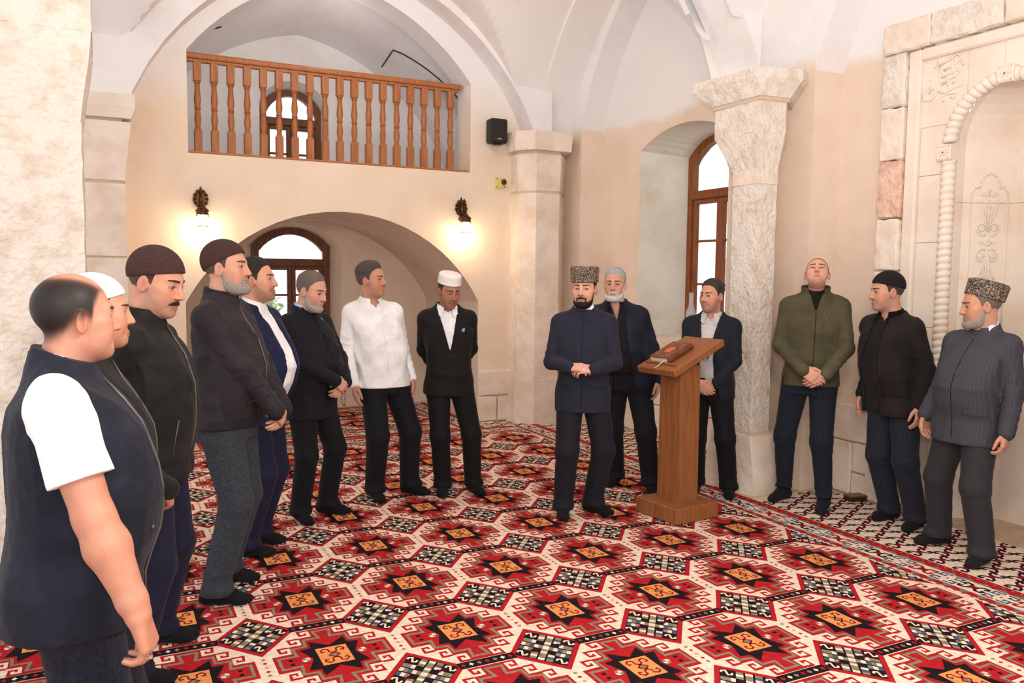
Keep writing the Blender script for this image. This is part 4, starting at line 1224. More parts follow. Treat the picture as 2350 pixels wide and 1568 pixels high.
def mesh_sdf(fn, lo, hi, h, B=6, marg=0.012):
    lo = np.asarray(lo, float); hi = np.asarray(hi, float)
    n = np.maximum(2, np.ceil((hi-lo)/h).astype(int))
    nb = (n+B)//B+0
    n = nb*B-1
    ax = [lo[i]+h*np.arange(n[i]+1) for i in range(3)]
    cb = [lo[i]+h*(np.arange(nb[i])*B+(B-1)/2) for i in range(3)]
    G = np.stack(np.meshgrid(*cb, indexing='ij'), -1).reshape(-1, 3).astype(f32)
    dc = fn(G)
    act = (np.abs(dc) < 0.5*B*h*1.75*1.25+marg).reshape(nb)
    val = np.repeat(np.repeat(np.repeat(dc.reshape(nb), B, 0), B, 1), B, 2).astype(f32)
    am = np.repeat(np.repeat(np.repeat(act, B, 0), B, 1), B, 2)
    idx = np.argwhere(am)
    pts = (lo+idx*h).astype(f32)
    val[am] = fn(pts)
    s = val < 0
    c = np.zeros(np.array(s.shape)-1, np.int8)
    for dx in (0, 1):
        for dy in (0, 1):
            for dz in (0, 1):
                c += s[dx:s.shape[0]-1+dx, dy:s.shape[1]-1+dy, dz:s.shape[2]-1+dz]
    cells = np.argwhere((c > 0) & (c < 8))
    if len(cells) == 0:
        return np.zeros((0, 3)), np.zeros((0, 4), int)
    cv = np.stack([val[cells[:, 0]+dx, cells[:, 1]+dy, cells[:, 2]+dz] for dx in (0, 1) for dy in (0, 1) for dz in (0, 1)], 1)
    cor = np.array([(dx, dy, dz) for dx in (0, 1) for dy in (0, 1) for dz in (0, 1)], f32)
    acc = np.zeros((len(cells), 3), f32); cnt = np.zeros(len(cells), f32)
    for i in range(8):
        for j in range(i+1, 8):
            if np.abs(cor[i]-cor[j]).sum() == 1:
                a, b = cv[:, i], cv[:, j]
                m = (a < 0) != (b < 0)
                t = np.where(m, a/np.where(m, a-b, 1), 0)
                acc += np.where(m[:, None], cor[i]+t[:, None]*(cor[j]-cor[i]), 0); cnt += m
    verts = lo+(cells+acc/cnt[:, None])*h
    ids = np.full(c.shape, -1, np.int32)
    ids[cells[:, 0], cells[:, 1], cells[:, 2]] = np.arange(len(cells))
    quads = []
    for a in range(3):
        b, d = (a+1) % 3, (a+2) % 3
        sl0 = [slice(None)]*3; sl1 = [slice(None)]*3
        sl0[a] = slice(0, -1); sl1[a] = slice(1, None)
        e = s[tuple(sl0)] != s[tuple(sl1)]
        E_ = np.argwhere(e)
        ok = (E_[:, b] > 0) & (E_[:, d] > 0) & (E_[:, b] < s.shape[b]-1) & (E_[:, d] < s.shape[d]-1) & (E_[:, a] < c.shape[a])
        E_ = E_[ok]
        inside = s[E_[:, 0], E_[:, 1], E_[:, 2]]
        q = []
        for (ob, od) in ((-1, -1), (0, -1), (0, 0), (-1, 0)):
            I = E_.copy(); I[:, b] += ob; I[:, d] += od
            q.append(ids[I[:, 0], I[:, 1], I[:, 2]])
        q = np.stack(q, 1)
        q[~inside] = q[~inside][:, ::-1]
        quads.append(q)
    quads = np.concatenate(quads)
    quads = quads[(quads >= 0).all(1)]
    return verts, quads
def np_mesh(name, v, q, m, parent=None, col=None, smooth=True, **kw):
    me = bpy.data.meshes.new(name)
    v = np.asarray(v, f32); q = np.asarray(q, np.int32)
    me.vertices.add(len(v)); me.vertices.foreach_set('co', v.ravel())
    me.loops.add(q.size); me.loops.foreach_set('vertex_index', q.ravel())
    me.polygons.add(len(q)); me.polygons.foreach_set('loop_start', np.arange(len(q), dtype=np.int32)*4)
    try:
        me.polygons.foreach_set('loop_total', np.full(len(q), 4, np.int32))
    except Exception:
        pass
    me.update(calc_edges=True)
    if col is not None:
        at = me.color_attributes.new('Col', 'FLOAT_COLOR', 'POINT')
        at.data.foreach_set('color', np.concatenate([col, np.ones((len(col), 1))], 1).astype(f32).ravel())
    return link(name, me, m, parent, smooth=smooth, **kw)
def rotm(ax, a):
    c, s = math.cos(a), math.sin(a)
    return np.array({'x': [[1, 0, 0], [0, c, -s], [0, s, c]], 'y': [[c, 0, s], [0, 1, 0], [-s, 0, c]], 'z': [[c, -s, 0], [s, c, 0], [0, 0, 1]]}[ax], f32)

# ------------------------------------------------------------------ people
skin_mat = mat('skin', (255, 255, 255), 0.5, attr='Col', rgb2=(246, 234, 228), nscale=26, mix=(0.4, 0.75), bump=0.12, bscale=220, bdist=0.002, spec=0.35, sss=0.08)
hair_mat = mat('hair', (255, 255, 255), 0.65, attr='Col', rgb2=(188, 188, 188), nscale=320, mix=(0.35, 0.7), stretch=(1, 0.35, 0.7), bump=0.3, bscale=300, bdist=0.002, spec=0.25)
eye_mat = mat('eye', (255, 255, 255), 0.15, attr='Col', spec=0.6)
def lc(c): return np.array(lin(c), f32)
def sg(x): return 1/(1+np.exp(-np.clip(x, -30, 30)))
BW = lambda c, w: mat_cloth(tuple(int(round(v*(0.80 if sum(c) < 330 else 1.0))) for v in c), w)
mat_cloth = lambda c, w: mat('cloth_%d_%d_%d_%s' % (*c, w), c, {'suit': 0.75, 'shell': 0.66, 'cotton': 0.85, 'denim': 0.85, 'knit': 0.9}[w],
                      rgb2=tuple(min(255, int(v*1.22+6)) for v in c) if w != 'denim' else tuple(min(255, int(v*1.25+8)) for v in c), nscale={'suit': 180, 'shell': 6, 'cotton': 5, 'denim': 90, 'knit': 120}[w], ndetail=5,
                      mix=(0.4, 0.72), bump={'suit': 0.30, 'shell': 0.50, 'cotton': 0.42, 'denim': 0.45, 'knit': 0.7}[w], bscale={'suit': 16, 'shell': 15, 'cotton': 17, 'denim': 24, 'knit': 200}[w], bdist={'suit': 0.012, 'shell': 0.02, 'cotton': 0.018, 'denim': 0.012, 'knit': 0.004}[w], spec=0.15, sheen=0.04)

def head_sdf(P, o):
    """bare head in head space: face towards +y, ear axis through origin"""
    w = o.get('wide', 1.0); j = o.get('jaw', 1.0)
    X = P.copy(); X[:, 0] = np.abs(X[:, 0])/w
    d = ell(X, (0, -0.016, 0.036), (0.076, 0.098, 0.090))
    d = smin(d, ell(X, (0, 0.020, -0.028), (0.0595, 0.069, 0.092)), 0.03)
    d = smin(d, ell(X, (0, 0.026, -0.074), (0.0495*j, 0.055, 0.042)), 0.03)
    d = smin(d, ell(X, (0, 0.066, -0.098), (0.024*j, 0.022, 0.018)), 0.025)
    d = smin(d, ell(X, (0.036, 0.050, -0.030), (0.026, 0.028, 0.032)), 0.025)
    d = smin(d, cone(X, (0.0, 0.081, 0.026), (0.040, 0.066, 0.024), 0.011, 0.009), 0.02)
    # eye sockets
    d = smax(d, -ell(X, (0.032, 0.094, 0.004), (0.019, 0.018, 0.0115)), 0.014)
    # nose
    nl = o.get('nose', 1.0)
    d = smin(d, cone(X, (0, 0.081, 0.018), (0, 0.0845+0.020*nl, -0.030), 0.0080, 0.0112), 0.014)
    d = smin(d, ell(X, (0.0130, 0.0895, -0.0335), (0.0092, 0.0125, 0.0082)), 0.006)
    d = smax(d, -ell(X, (0.0075, 0.0985, -0.0435), (0.0042, 0.0065, 0.0045)), 0.003)
    d = smin(d, ell(X, (0.045, 0.043, -0.010), (0.020, 0.024, 0.014)), 0.02)
    d = smax(d, -cone(X, (0.0185, 0.0955, -0.042), (0.033, 0.078, -0.076), 0.0022, 0.0016), 0.009)
    # lids
    E_ = np.array((0.0315, 0.0690, 0.004), f32)
    lid = np.sqrt(((X-E_)**2).sum(1))-0.0150
    d = smin(d, lid, 0.006)
    slit = np.sqrt(((X[:, 0]-E_[0])/0.0135)**2+((X[:, 2]-E_[2]+o.get('lid', 0.0))/o.get('open', 0.0042))**2)-1
    sl = np.maximum(slit*0.0040, 0.0765-X[:, 1])
    d = np.maximum(d, -sl)
    # lips
    d = smin(d, cone(X, (0, 0.0905, -0.0655), (0.021, 0.0775, -0.0685), 0.0062, 0.0035), 0.007)
    d = smin(d, cone(X, (0, 0.0885, -0.0755), (0.018, 0.077, -0.0725), 0.0072, 0.004), 0.007)
    d = smax(d, -cone(X, (0, 0.100, -0.0705), (0.024, 0.088, -0.0712), 0.0012, 0.0012), 0.003)
    # ears
    c, s = math.cos(0.45), math.sin(0.45)
    q = X-np.array((0.0775, -0.010, -0.006), f32)
    q2 = np.stack([q[:, 0]*c+q[:, 1]*s, -q[:, 0]*s+q[:, 1]*c, q[:, 2]], 1)
    er = ell(q2, (0, 0, 0), (0.0065, 0.0185, 0.032))
    er = smax(er, -ell(q2, (0.0065, 0.0045, 0.003), (0.0062, 0.0115, 0.0215)), 0.003)
    er = smin(er, cone(q2, (0.002, -0.004, 0.016), (0.002, -0.001, -0.010), 0.0035, 0.0035), 0.004)
    d = smin(d, er, 0.006)
    return d

def beard_mask(P, lw=0.019, lh=0.0068, full=0.0):
    x = np.abs(P[:, 0]); y, z = P[:, 1], P[:, 2]
    zj = np.interp(y, [-0.012, 0.010, 0.030, 0.050, 0.066, 0.10], [0.012, -0.040, -0.062, -0.073, -0.080, -0.0815]).astype(f32)+full*np.clip((0.075-y)/0.03, 0, 1)
    m = np.minimum(zj-z, (y+0.012)*0.8)
    t_ = np.clip(((x-0.031)*(-0.006)+(z+0.060)*(-0.030))/(0.006**2+0.030**2), 0, 1)
    corner = np.minimum(0.0040-np.sqrt((x-0.031+0.006*t_)**2+(z+0.060+0.030*t_)**2), y-0.045)
    soul = np.minimum(np.minimum(0.0065-x, -0.0765-z), y-0.05)
    m = np.maximum(np.maximum(m, corner), np.maximum(stache_mask(P), soul))
    lips = np.sqrt((x/lw)**2+((z+0.0715)/lh)**2)-1
    m = np.minimum(m, lips*lh)
    return np.minimum(m, z+0.135)
def stache_mask(P):
    x = np.abs(P[:, 0]); z = P[:, 2]
    zc = -0.0555-0.24*np.clip(x-0.008, 0, 1); hf = 0.0078*(1-(x/0.036)**2)
    return np.minimum(hf-np.abs(z-zc), P[:, 1]-0.055)
def hair_mask(P, kind):
    x = np.abs(P[:, 0]); y, z = P[:, 1], P[:, 2]
    top = {'full': 0.090, 'short': 0.094, 'balding': 0.104}.get(kind, 0.092)
    hl = np.interp(y, [-0.12, -0.085, -0.05, -0.022, 0.004, 0.018, 0.026, 0.046, 0.062, 0.085], [-0.055, -0.058, -0.036, 0.006, 0.006, -0.004, 0.034, 0.070, 0.084, top]).astype(f32)
    hl = hl-np.where((y > 0.04) & (x < 0.045), 0.004*(0.045-x)/0.045, 0)
    m = z-hl
    if kind == 'under': m = np.minimum(m, 0.07-z)
    if kind == 'crown':        # bald top, hair on the sides and back
        r = np.sqrt((x/0.060)**2+((y-0.012)/0.096)**2)
        m = np.minimum(m, np.where(z > 0.05, (r-0.80)*0.12, 1))
    return m

def hand_sdf(P, w, d, n, side, curl=0.5, thumb=0.3, sc=1.0, spread=0.0):
    d = nrm(d); n = nrm(np.asarray(n)-d*float(np.dot(n, d))); s = np.cross(d, n)*side
    w = np.asarray(w, f32)
    out = None
    fl_ = []
    for i in range(4):
        off = (0.031-0.0205*i)*sc
        base = w+d*(0.094-0.004*abs(i-1)-0.003*(i == 3))*sc+s*off
        pal = cone(P, w+d*0.012*sc+s*off*0.6, base, 0.0185*sc, 0.0130*sc)
        out = pal if out is None else smin(out, pal, 0.014)
        L = np.array([0.036, 0.025, 0.020])*(0.98, 1.08, 1.0, 0.80)[i]*1.05*sc
        a = 0.0; p = base; pts = [p]
        c_ = curl if np.isscalar(curl) else curl[i]
        for k in range(3):
            a += c_*(0.75, 1.0, 0.7)[k]
            dd = d*math.cos(a)+n*math.sin(a)+s*spread*(1.5-i)*0.12
            p = p+nrm(dd)*L[k]; pts.append(p)
        fl_.append((pts, [0.0100*sc, 0.0092*sc, 0.0084*sc, 0.0070*sc]))
    for pts, r in fl_:
        out = smin(out, chain_sdf(P, pts, r), 0.0045)
    b = w+d*0.028*sc+s*0.026*sc+n*0.008*sc
    t1 = b+nrm(d*0.72+s*(0.62-0.3*thumb)+n*(0.20+0.5*thumb))*0.044*sc
    t2 = t1+nrm(d*0.92+s*(0.22-0.3*thumb)+n*(0.15+0.5*thumb))*0.032*sc
    t3 = t2+nrm(d*0.95+s*(0.0-0.2*thumb)+n*(0.2+0.6*thumb))*0.024*sc
    th = chain_sdf(P, [w+d*0.012*sc+s*0.012*sc, b, t1, t2, t3], [0.018*sc, 0.0165*sc, 0.0125*sc, 0.0105*sc, 0.0080*sc])
    out = smin(out, th, 0.007)
    return out

def ik(a, c, l1, l2, pole):
    a = np.asarray(a, f32); c = np.asarray(c, f32)
    ac = c-a; L = np.linalg.norm(ac); u = ac/L
    L = min(L, (l1+l2)*0.999)
    x = (l1*l1-l2*l2+L*L)/(2*L); h = math.sqrt(max(l1*l1-x*x, 0))
    p = np.asarray(pole, f32); p = p-u*float(p@u); p = nrm(p)
    return a+u*x+p*h, a+u*L

class Body:
    pass
def make_person(spec):
    """builds one standing figure; local space: faces +y, right hand towards +x"""
    S = spec; Hs = S['H']/1.75
    v = np.array(S['pos'], float); vd = v/np.linalg.norm(v); rp = np.array((vd[1], -vd[0]))
    def az(phi):
        a = math.radians(phi)
        w = -vd*math.cos(a)+rp*math.sin(a)
        return math.atan2(w[1], w[0])
    rz = az(S['body'])-math.pi/2
    root = empty('person', (v[0], v[1], ZC+0.0045), rz, label=S['label'], cat='person')
    R2 = np.array([[math.cos(-rz), -math.sin(-rz)], [math.sin(-rz), math.cos(-rz)]])
    def loc(p): return R2@(np.asarray(p, float)-v)
    B = Body()
    hv = S.get('voxel', 0.008)
    fat, bel = S.get('fat', 0.2), S.get('belly', 0.2)
    # --- legs
    feet = []
    for (tx, ty, ph) in S['feet']:
        a = az(ph)-rz
        dr = np.array((math.cos(a), math.sin(a)))
        t = loc((tx, ty)); feet.append((t-dr*0.19*Hs, dr))
    if feet[0][0][0] < feet[1][0][0]: feet = feet[::-1]     # feet[0] = right (+x)
    hipc = np.array((*(0.5*(feet[0][0]+feet[1][0])+0.5*0.055*(feet[0][1]+feet[1][1])), 0.0))
    def img(q): return R2@(rp*q[0]-vd*q[1])
    hipc[0:2] += img(S.get('himg', (0, 0)))
    hz = 0.90*Hs
    legs = []
    for s, (an, dr) in zip((1, -1), feet):
        hip = V(hipc[0]+s*0.088*Hs, hipc[1], hz)
        ank = V(an[0], an[1], 0.085*Hs)
        kn, _ = ik(hip, ank, 0.425*Hs, 0.415*Hs, (dr[0]*0.8, dr[1]*0.8, 0.0))
        legs.append((hip, kn, ank, dr))
    lean = img(S.get('limg', (0, 0)))
    def T(x, y, z):            # torso space to local, follows the hips and leans
        t = max(0.0, z-0.9)/0.6
        return V(hipc[0]+x*Hs+lean[0]*t, hipc[1]+y*Hs+lean[1]*t, z*Hs)
    # --- torso section table
    g = 0.030*fat
    base = [(0.74, 0, -0.012, 0.158+g, 0.114+g), (0.92, 0, -0.012, 0.164+g, 0.120+g), (1.02, 0, 0.004+0.025*bel, 0.148+1.2*g, 0.107+g+0.045*bel), (1.12, 0, 0.008+0.045*bel, 0.148+1.2*g, 0.105+g+0.055*bel),
            (1.22, 0, 0.006+0.030*bel, 0.158+g, 0.110+g+0.030*bel), (1.31, 0, 0.0+0.01*bel, 0.162+g, 0.108+g), (1.375, 0, -0.010, 0.154+0.8*g, 0.092+0.6*g), (1.42, 0, -0.018, 0.128+0.6*g, 0.078+0.3*g), (1.455, 0, -0.022, 0.092, 0.068), (1.50, 0, -0.022, 0.070, 0.060), (1.56, 0, -0.012, 0.06, 0.058)]
    def table(off, hemflare=0.0, hemz=0.7):
        rows = []
        for z, cx, cy, rx, ry in base:
            f_ = hemflare*np.clip((1.0-z)/0.25, 0, 1)
            o_ = off*(1.0 if z < 1.42 else 0.6)
            c = T(cx, cy, z)
            rows.append((c[2], c[0], c[1], (rx+o_+f_)*Hs, (ry+o_+f_*0.8)*Hs))
        return rows
    # --- arms
    arms = []
    shx = 0.168+0.6*g
    for s, key in ((1, 'rarm'), (-1, 'larm')):
        A = S[key]
        sh = T(s*shx, -0.014, 1.392)
        wr = T(*A['wrist'])
        el, wr = ik(sh, wr, 0.285*Hs, 0.255*Hs, A.get('pole', (s*0.5, -0.8, -0.1)))
        arms.append((sh, el, wr, A, s))
    def limb_wrinkle(t, P, amp, freq, ph):
        n = noise3(P, 30, 40+int(abs(ph)*3))
        return amp*1.5*((1-np.abs(np.sin(0.55*freq*t+3.2*n+ph)))**2.5-0.25)+amp*0.7*noise3(P, 75, 50)
    def sleeves(P, d, r0, r1, r2, upto=1.0, amp=0.004, k=0.012):
        for sh, el, wr, A, s in arms:
            if upto > 1:
                e, t = cone(P, sh, el, r0*Hs, r1*Hs, True)
                e2, t2 = cone(P, el, wr+(wr-el)*0.02, r1*Hs, r2*Hs, True)
                e = e-limb_wrinkle(t, P, amp, 26, s)*np.clip((t-0.35)*2, 0, 1)
                e2 = e2-limb_wrinkle(t2, P, amp, 24, 2*s)*np.clip(1.3-t2, 0.15, 1)
                e = smin(e, e2, 0.02)
            else:
                e = cone(P, sh, sh+(el-sh)*upto, r0*Hs, (r0+0.012)*Hs)
                ax = nrm(el-sh)
                e = np.maximum(e, (P-(sh+(el-sh)*upto))@ax)
            kk = k+0.040*np.clip((P[:, 2]/Hs-1.27)/0.10, 0, 1)
            d = smin(d, e, kk)
        return d
    # ---------------------------------------------------------------- head
    ho = S.get('face', {})
    hs = S.get('hs', 1.0)*1.035*Hs**0.5
    yw = -(az(S['head'])-az(S['body']))
    yw = (yw+math.pi) % (2*math.pi)-math.pi
    HR = rotm('z', -yw)@rotm('x', math.radians(S.get('pitch', 0)))@rotm('y', math.radians(S.get('tilt', 0)))
    piv = T(0, -0.004+S.get('headfwd', 0.012), 1.545-S.get('neckdrop', 0.008))
    HO = piv+HR@V(0, 0.008*hs, 0.092*hs)
    def to_head(P): return ((P-HO)@HR)/hs
    nb = to_head(T(0, -0.030, 1.44)[None])[0]
    def skull(P):
        d = head_sdf(P, ho)
        nk = cone(P, (0, -0.026, -0.06), nb, 0.050+0.008*fat, 0.060+0.012*fat)
        return smin(d, nk, 0.025)
    sh_ = S.get('hvox', 0.003)
    lo_, hi_ = (-0.10, -0.145, -0.20), (0.10, 0.13, 0.14)
    hvv, hq = mesh_sdf(skull, lo_, hi_, sh_)
    Pm = hvv.astype(f32)
    skin = lc(S.get('skin', (212, 158, 130)))
    col = np.tile(skin, (len(Pm), 1))
    def blend(mask, c):
        nonlocal col
        mask = np.clip(mask, 0, 1)[:, None]
        col = col*(1-mask)+np.asarray(c, f32)*mask
    X = np.abs(Pm[:, 0])
    red = np.array(skin)*np.array((1.02, 0.72, 0.66))
    blend(0.55*np.exp(-(((X)/0.016)**2+((Pm[:, 2]+0.03)/0.016)**2+((Pm[:, 1]-0.105)/0.03)**2)), red)
    blend(0.4*np.exp(-(((X-0.04)/0.02)**2+((Pm[:, 2]+0.03)/0.022)**2))*(Pm[:, 1] > 0.03), red)
    blend(0.6*np.exp(-((X-0.082)/0.012)**2)*(np.abs(Pm[:, 1]+0.01) < 0.03), red)
    blend(0.5*np.exp(-(((X-0.032)/0.018)**2+((Pm[:, 2]+0.001)/0.013)**2))*(Pm[:, 1] > 0.05), np.array(skin)*np.array((0.62, 0.52, 0.5)))
    lip = np.exp(-((X/0.021)**4+((Pm[:, 2]+0.0705)/0.0095)**4))*(Pm[:, 1] > 0.06)
    el_ = np.sqrt(((X/ho.get('wide', 1.0)-0.0315)/0.0135)**2+((Pm[:, 2]-0.004)/ho.get('open', 0.0042))**2)
    blend(0.85*np.exp(-((el_-1.08)/0.22)**2)*(Pm[:, 1] > 0.06)*np.where(Pm[:, 2] > 0.004, 1.0, 0.45), (0.03, 0.018, 0.014))
    blend(0.8*np.exp(-(((X-0.0075)/0.005)**2+((Pm[:, 2]+0.0415)/0.004)**2))*(Pm[:, 1] > 0.08), (0.06, 0.02, 0.015))
    blend(0.7*np.exp(-((Pm[:, 2]+0.0708)/0.0016)**2)*(X < 0.021)*(Pm[:, 1] > 0.06), (0.10, 0.03, 0.025))
    hc = lc(S.get('hairc', (40, 32, 30))); bc = lc(S.get('beardc', S.get('hairc', (40, 32, 30))))
    st = S.get('stubble', 0.0)
    if S.get('beard'): st = max(st, 0.6 if not S['beard'].get('goatee') else st)
    if st:
        blend(st*sg(beard_mask(Pm, full=0.012)/0.006), bc*0.8+skin*0.12)
    if st > 0.4: blend(0.45*np.exp(-((X/0.036)**4+((Pm[:, 2]+0.068)/0.024)**4))*(Pm[:, 1] > 0.05), bc*0.8+skin*0.1)
    blend(0.75*lip, np.array(skin)*np.array((0.58, 0.36, 0.36)))
    if S.get('shaved'):
        blend(S['shaved']*sg(hair_mask(Pm, S.get('shavedk', 'short'))/S.get('shaveds', 0.004)), hc*0.75+skin*0.015)
    bodyV, bodyQ, bodyC = [(HO+(Pm*hs)@HR.T)], [hq], [col]
    def head_part(name, fn, m, colr=None, h=sh_, lo=lo_, hi=hi_, parent=root, **kw):
        vv, qq = mesh_sdf(fn, lo, hi, h)
        if len(vv) == 0: return None
        cc = None if colr is None else (colr(vv.astype(f32)) if callable(colr) else np.tile(colr, (len(vv), 1)))
        return np_mesh(name, HO+(vv.astype(f32)*hs)@HR.T, qq, m, parent, cc, **kw)
    hk = S.get('hair')
    if hk:
        th = 0.0025 if hk == 'under' else S.get('hairt', 0.010)*0.85
        def hairf(P):
            m = hair_mask(P, hk)
            tt = th*np.clip(0.10+m/0.06, 0.1, 1.0)*np.clip(0.30+(P[:, 2]-0.035)/0.05+np.clip(P[:, 1], 0, 1)*3.0, 0.30, 1.35)+0.001
            d = head_sdf_base(P, ho)-tt-(0.0012+0.12*tt)*noise3(P*np.array((1, 0.5, 1), f32), 230, 3)-0.08*tt*noise3(P, 420, 4)
            return smax(d, -m+0.0015*noise3(P, 400, 5), 0.004)
        head_part('hair', hairf, hair_mat, lambda q: hc*(1-0.45*np.clip((0.045-q[:, 2:3])/0.06, 0, 1))+(skin*0.45+hc*0.1)*0.45*np.clip((0.045-q[:, 2:3])/0.06, 0, 1))
    bk = S.get('beard')
    if bk:
        def beardf(P):
            m = beard_mask(P, 0.0165, 0.0048, bk.get('full', 0.0))
            if bk.get('goatee'): m = 0.010*(1-np.sqrt((P[:, 0]/0.017)**2+((P[:, 2]+0.096)/0.018)**2))
            t = bk.get('t', 0.005)+bk.get('chin', 0.0)*np.exp(-((P[:, 2]+0.115)/0.04)**2)*np.clip(P[:, 1]/0.05, 0, 1)
            d = head_sdf_base(P, ho)-t*np.clip(m/0.012, 0, 1)-0.0012*noise3(P, 260, 8)
            return smax(d, -m, 0.003)
        head_part('beard', beardf, hair_mat, bc, lo=(-0.1, -0.03, -0.17), hi=(0.1, 0.14, 0.02))
    if S.get('stache'):
        head_part('moustache', lambda P: smax(head_sdf_base(P, ho)-S['stache']-0.001*noise3(P, 260, 8), -stache_mask(P), 0.003), hair_mat, lc(S.get('stachec', S.get('hairc', (40, 32, 30)))), lo=(-0.05, 0.03, -0.09), hi=(0.05, 0.14, -0.03), h=0.0022)
    def browf(P):
        x = np.abs(P[:, 0])
        zb = 0.0262+0.0020*np.sin(np.clip((x-0.012)/0.04, 0, 1)*2.6)
        m = np.minimum(0.0047-0.0020*np.clip((x-0.03)/0.02, 0, 1)-np.abs(P[:, 2]-zb), np.minimum(x-0.0095, 0.053-x))
        return smax(head_sdf_base(P, ho)-0.0022-0.0006*noise3(P, 420, 6), -m, 0.002)
    head_part('eyebrows', browf, hair_mat, lc(S.get('browc', S.get('hairc', (40, 32, 30))))*0.82+skin*0.10, lo=(-0.07, 0.03, 0.005), hi=(0.07, 0.12, 0.05), h=0.0022)
    # eyes
    gz_ = S.get('gaze', (0, 0))
    for s in (-1, 1):
        w = ho.get('wide', 1.0)
        ec = V(s*0.0315*w, 0.0690, 0.004)
        nu, nv = 16, 12
        vv = []; cc = []
        gd = nrm(V(gz_[0], 1, gz_[1]))
        for a in range(nv+1):
            for b in range(nu):
                p = V(math.sin(math.pi*a/nv)*math.cos(2*math.pi*b/nu), math.cos(math.pi*a/nv), math.sin(math.pi*a/nv)*math.sin(2*math.pi*b/nu))
                ang = math.pi*a/nv
                vv.append(p*0.0136); cc.append((0.012, 0.008, 0.006) if ang < 0.30 else ((0.045, 0.022, 0.012) if ang < 0.62 else (0.50, 0.45, 0.42)))
        qq = [(a*nu+b, a*nu+(b+1) % nu, (a+1)*nu+(b+1) % nu, (a+1)*nu+b) for a in range(nv) for b in range(nu)]
        y_ = V(0, 1, 0); ax = np.cross(y_, gd); sa = np.linalg.norm(ax); an = math.atan2(sa, float(y_@gd))
        vv = np.array(vv)
        if sa > 1e-5:
            k = ax/sa; K_ = np.array([[0, -k[2], k[1]], [k[2], 0, -k[0]], [-k[1], k[0], 0]])
            Rk = np.eye(3)+math.sin(an)*K_+(1-math.cos(an))*K_@K_
            vv = vv@Rk.T
        np_mesh('eye', HO+((vv+ec).astype(f32)*hs)@HR.T, qq, eye_mat, root, np.array(cc, f32))
    # ---------------------------------------------------------------- hands
    for sh, el, wr, A, s in arms:
        if A.get('hide'): continue
        d, n = A['d'], A['n']
        vv, qq = mesh_sdf(lambda P: smin(hand_sdf(P, wr, d, n, s, A.get('curl', 0.45), A.get('thumb', 0.3), Hs*0.99), cone(P, wr-(wr-el)*A.get('bare', 0.22), wr, (0.036 if A.get('bare') else 0.030)*Hs, 0.0235*Hs), 0.02),
                          wr-0.24 if A.get('bare') else wr-0.2, wr+0.24 if A.get('bare') else wr+0.2, S.get('handvox', 0.0042))
        if A.get('bare', 0) > 0.5:
            vv, qq = mesh_sdf(lambda P: smin(hand_sdf(P, wr, d, n, s, A.get('curl', 0.45), A.get('thumb', 0.3), Hs*0.99),
                              smin(chain_sdf(P, [el, el+(wr-el)*0.3, wr-(wr-el)*0.12, wr], [0.046*Hs, 0.052*Hs, 0.034*Hs, 0.027*Hs], 0.02), cone(P, sh, el, 0.058*Hs, 0.046*Hs), 0.02), 0.02),
                              np.minimum(np.minimum(sh, el), wr)-0.2, np.maximum(np.maximum(sh, el), wr)+0.2, S.get('handvox', 0.0042))
        cc = np.tile(lc(S.get('handskin', S.get('skin', (212, 158, 130)))), (len(vv), 1))
        bodyV.append(vv); bodyQ.append(qq); bodyC.append(cc)
    # hidden core of the body
    tb = table(-0.035)
    def core(P):
        d = np.maximum(stack(P, tb), 0.90*Hs-P[:, 2])
        for hip, kn, ank, dr in legs:
            d = smin(d, chain_sdf(P, [hip, kn, ank], [0.06*Hs, 0.04*Hs, 0.030*Hs], 0.02), 0.005)
        for sh, el, wr, A, s in arms:
            d = smin(d, chain_sdf(P, [sh, el, wr], [0.04*Hs, 0.034*Hs, 0.024*Hs], 0.02), 0.02)
        return d
    allp = np.array([p for L_ in legs for p in L_[:3]]+[p for A_ in arms for p in A_[:3]])
    lo3, hi3 = np.minimum(allp.min(0), hipc-0.25)-0.12, np.maximum(allp.max(0), hipc+0.25)+0.12
    lo3[2] = 0.02; hi3[2] = 1.56*Hs
    vv, qq = mesh_sdf(core, lo3, hi3, 0.022)
    bodyV.append(vv); bodyQ.append(qq); bodyC.append(np.tile(skin, (len(vv), 1)))
    offs = np.cumsum([0]+[len(x) for x in bodyV[:-1]])
    np_mesh('body', np.concatenate(bodyV), np.concatenate([q+o for q, o in zip(bodyQ, offs)]), skin_mat, root, np.concatenate(bodyC))
    # ---------------------------------------------------------------- trousers and socks
    tr = S['trousers']
    rk, ra = tr.get('knee', 0.072), tr.get('cuff', 0.062)
    tt = table(0.003+tr.get('off', 0))
    def trou(P):
        d = np.maximum(stack(P, tt), 0.80*Hs-P[:, 2])
        d = np.maximum(d, P[:, 2]-tr.get('top', 1.03)*Hs)
        e_ = None
        for i, (hip, kn, ank, dr) in enumerate(legs):
            a, t = cone(P, hip+V(0, 0, -0.02), kn, (0.096+0.5*g)*Hs, rk*Hs, True)
            b, t2 = cone(P, kn, ank+V(0, 0, -0.03), rk*Hs, ra*Hs, True)
            a = a-limb_wrinkle(t, P, 0.003, 17, i)*np.clip(t-0.2, 0, 1)
            b = b-limb_wrinkle(t2, P, tr.get('wr', 0.004), 21, 3*i+1)*np.clip(np.abs(t2-0.45)*2.0, 0.1, 1)
            cal = smin(a, b, 0.03)
            brk = ell(P, (ank[0]+dr[0]*0.028, ank[1]+dr[1]*0.028, 0.075*Hs), (ra*1.08*Hs, ra*1.08*Hs, 0.05))
            cal = smin(cal, brk, 0.025)
            e_ = cal if e_ is None else smin(e_, cal, 0.012)
        d = smin(d, e_, 0.035)
        d = np.maximum(d, tr.get('hem', 0.05)-P[:, 2])
        return d+0.0012*noise3(P, 60, 11)
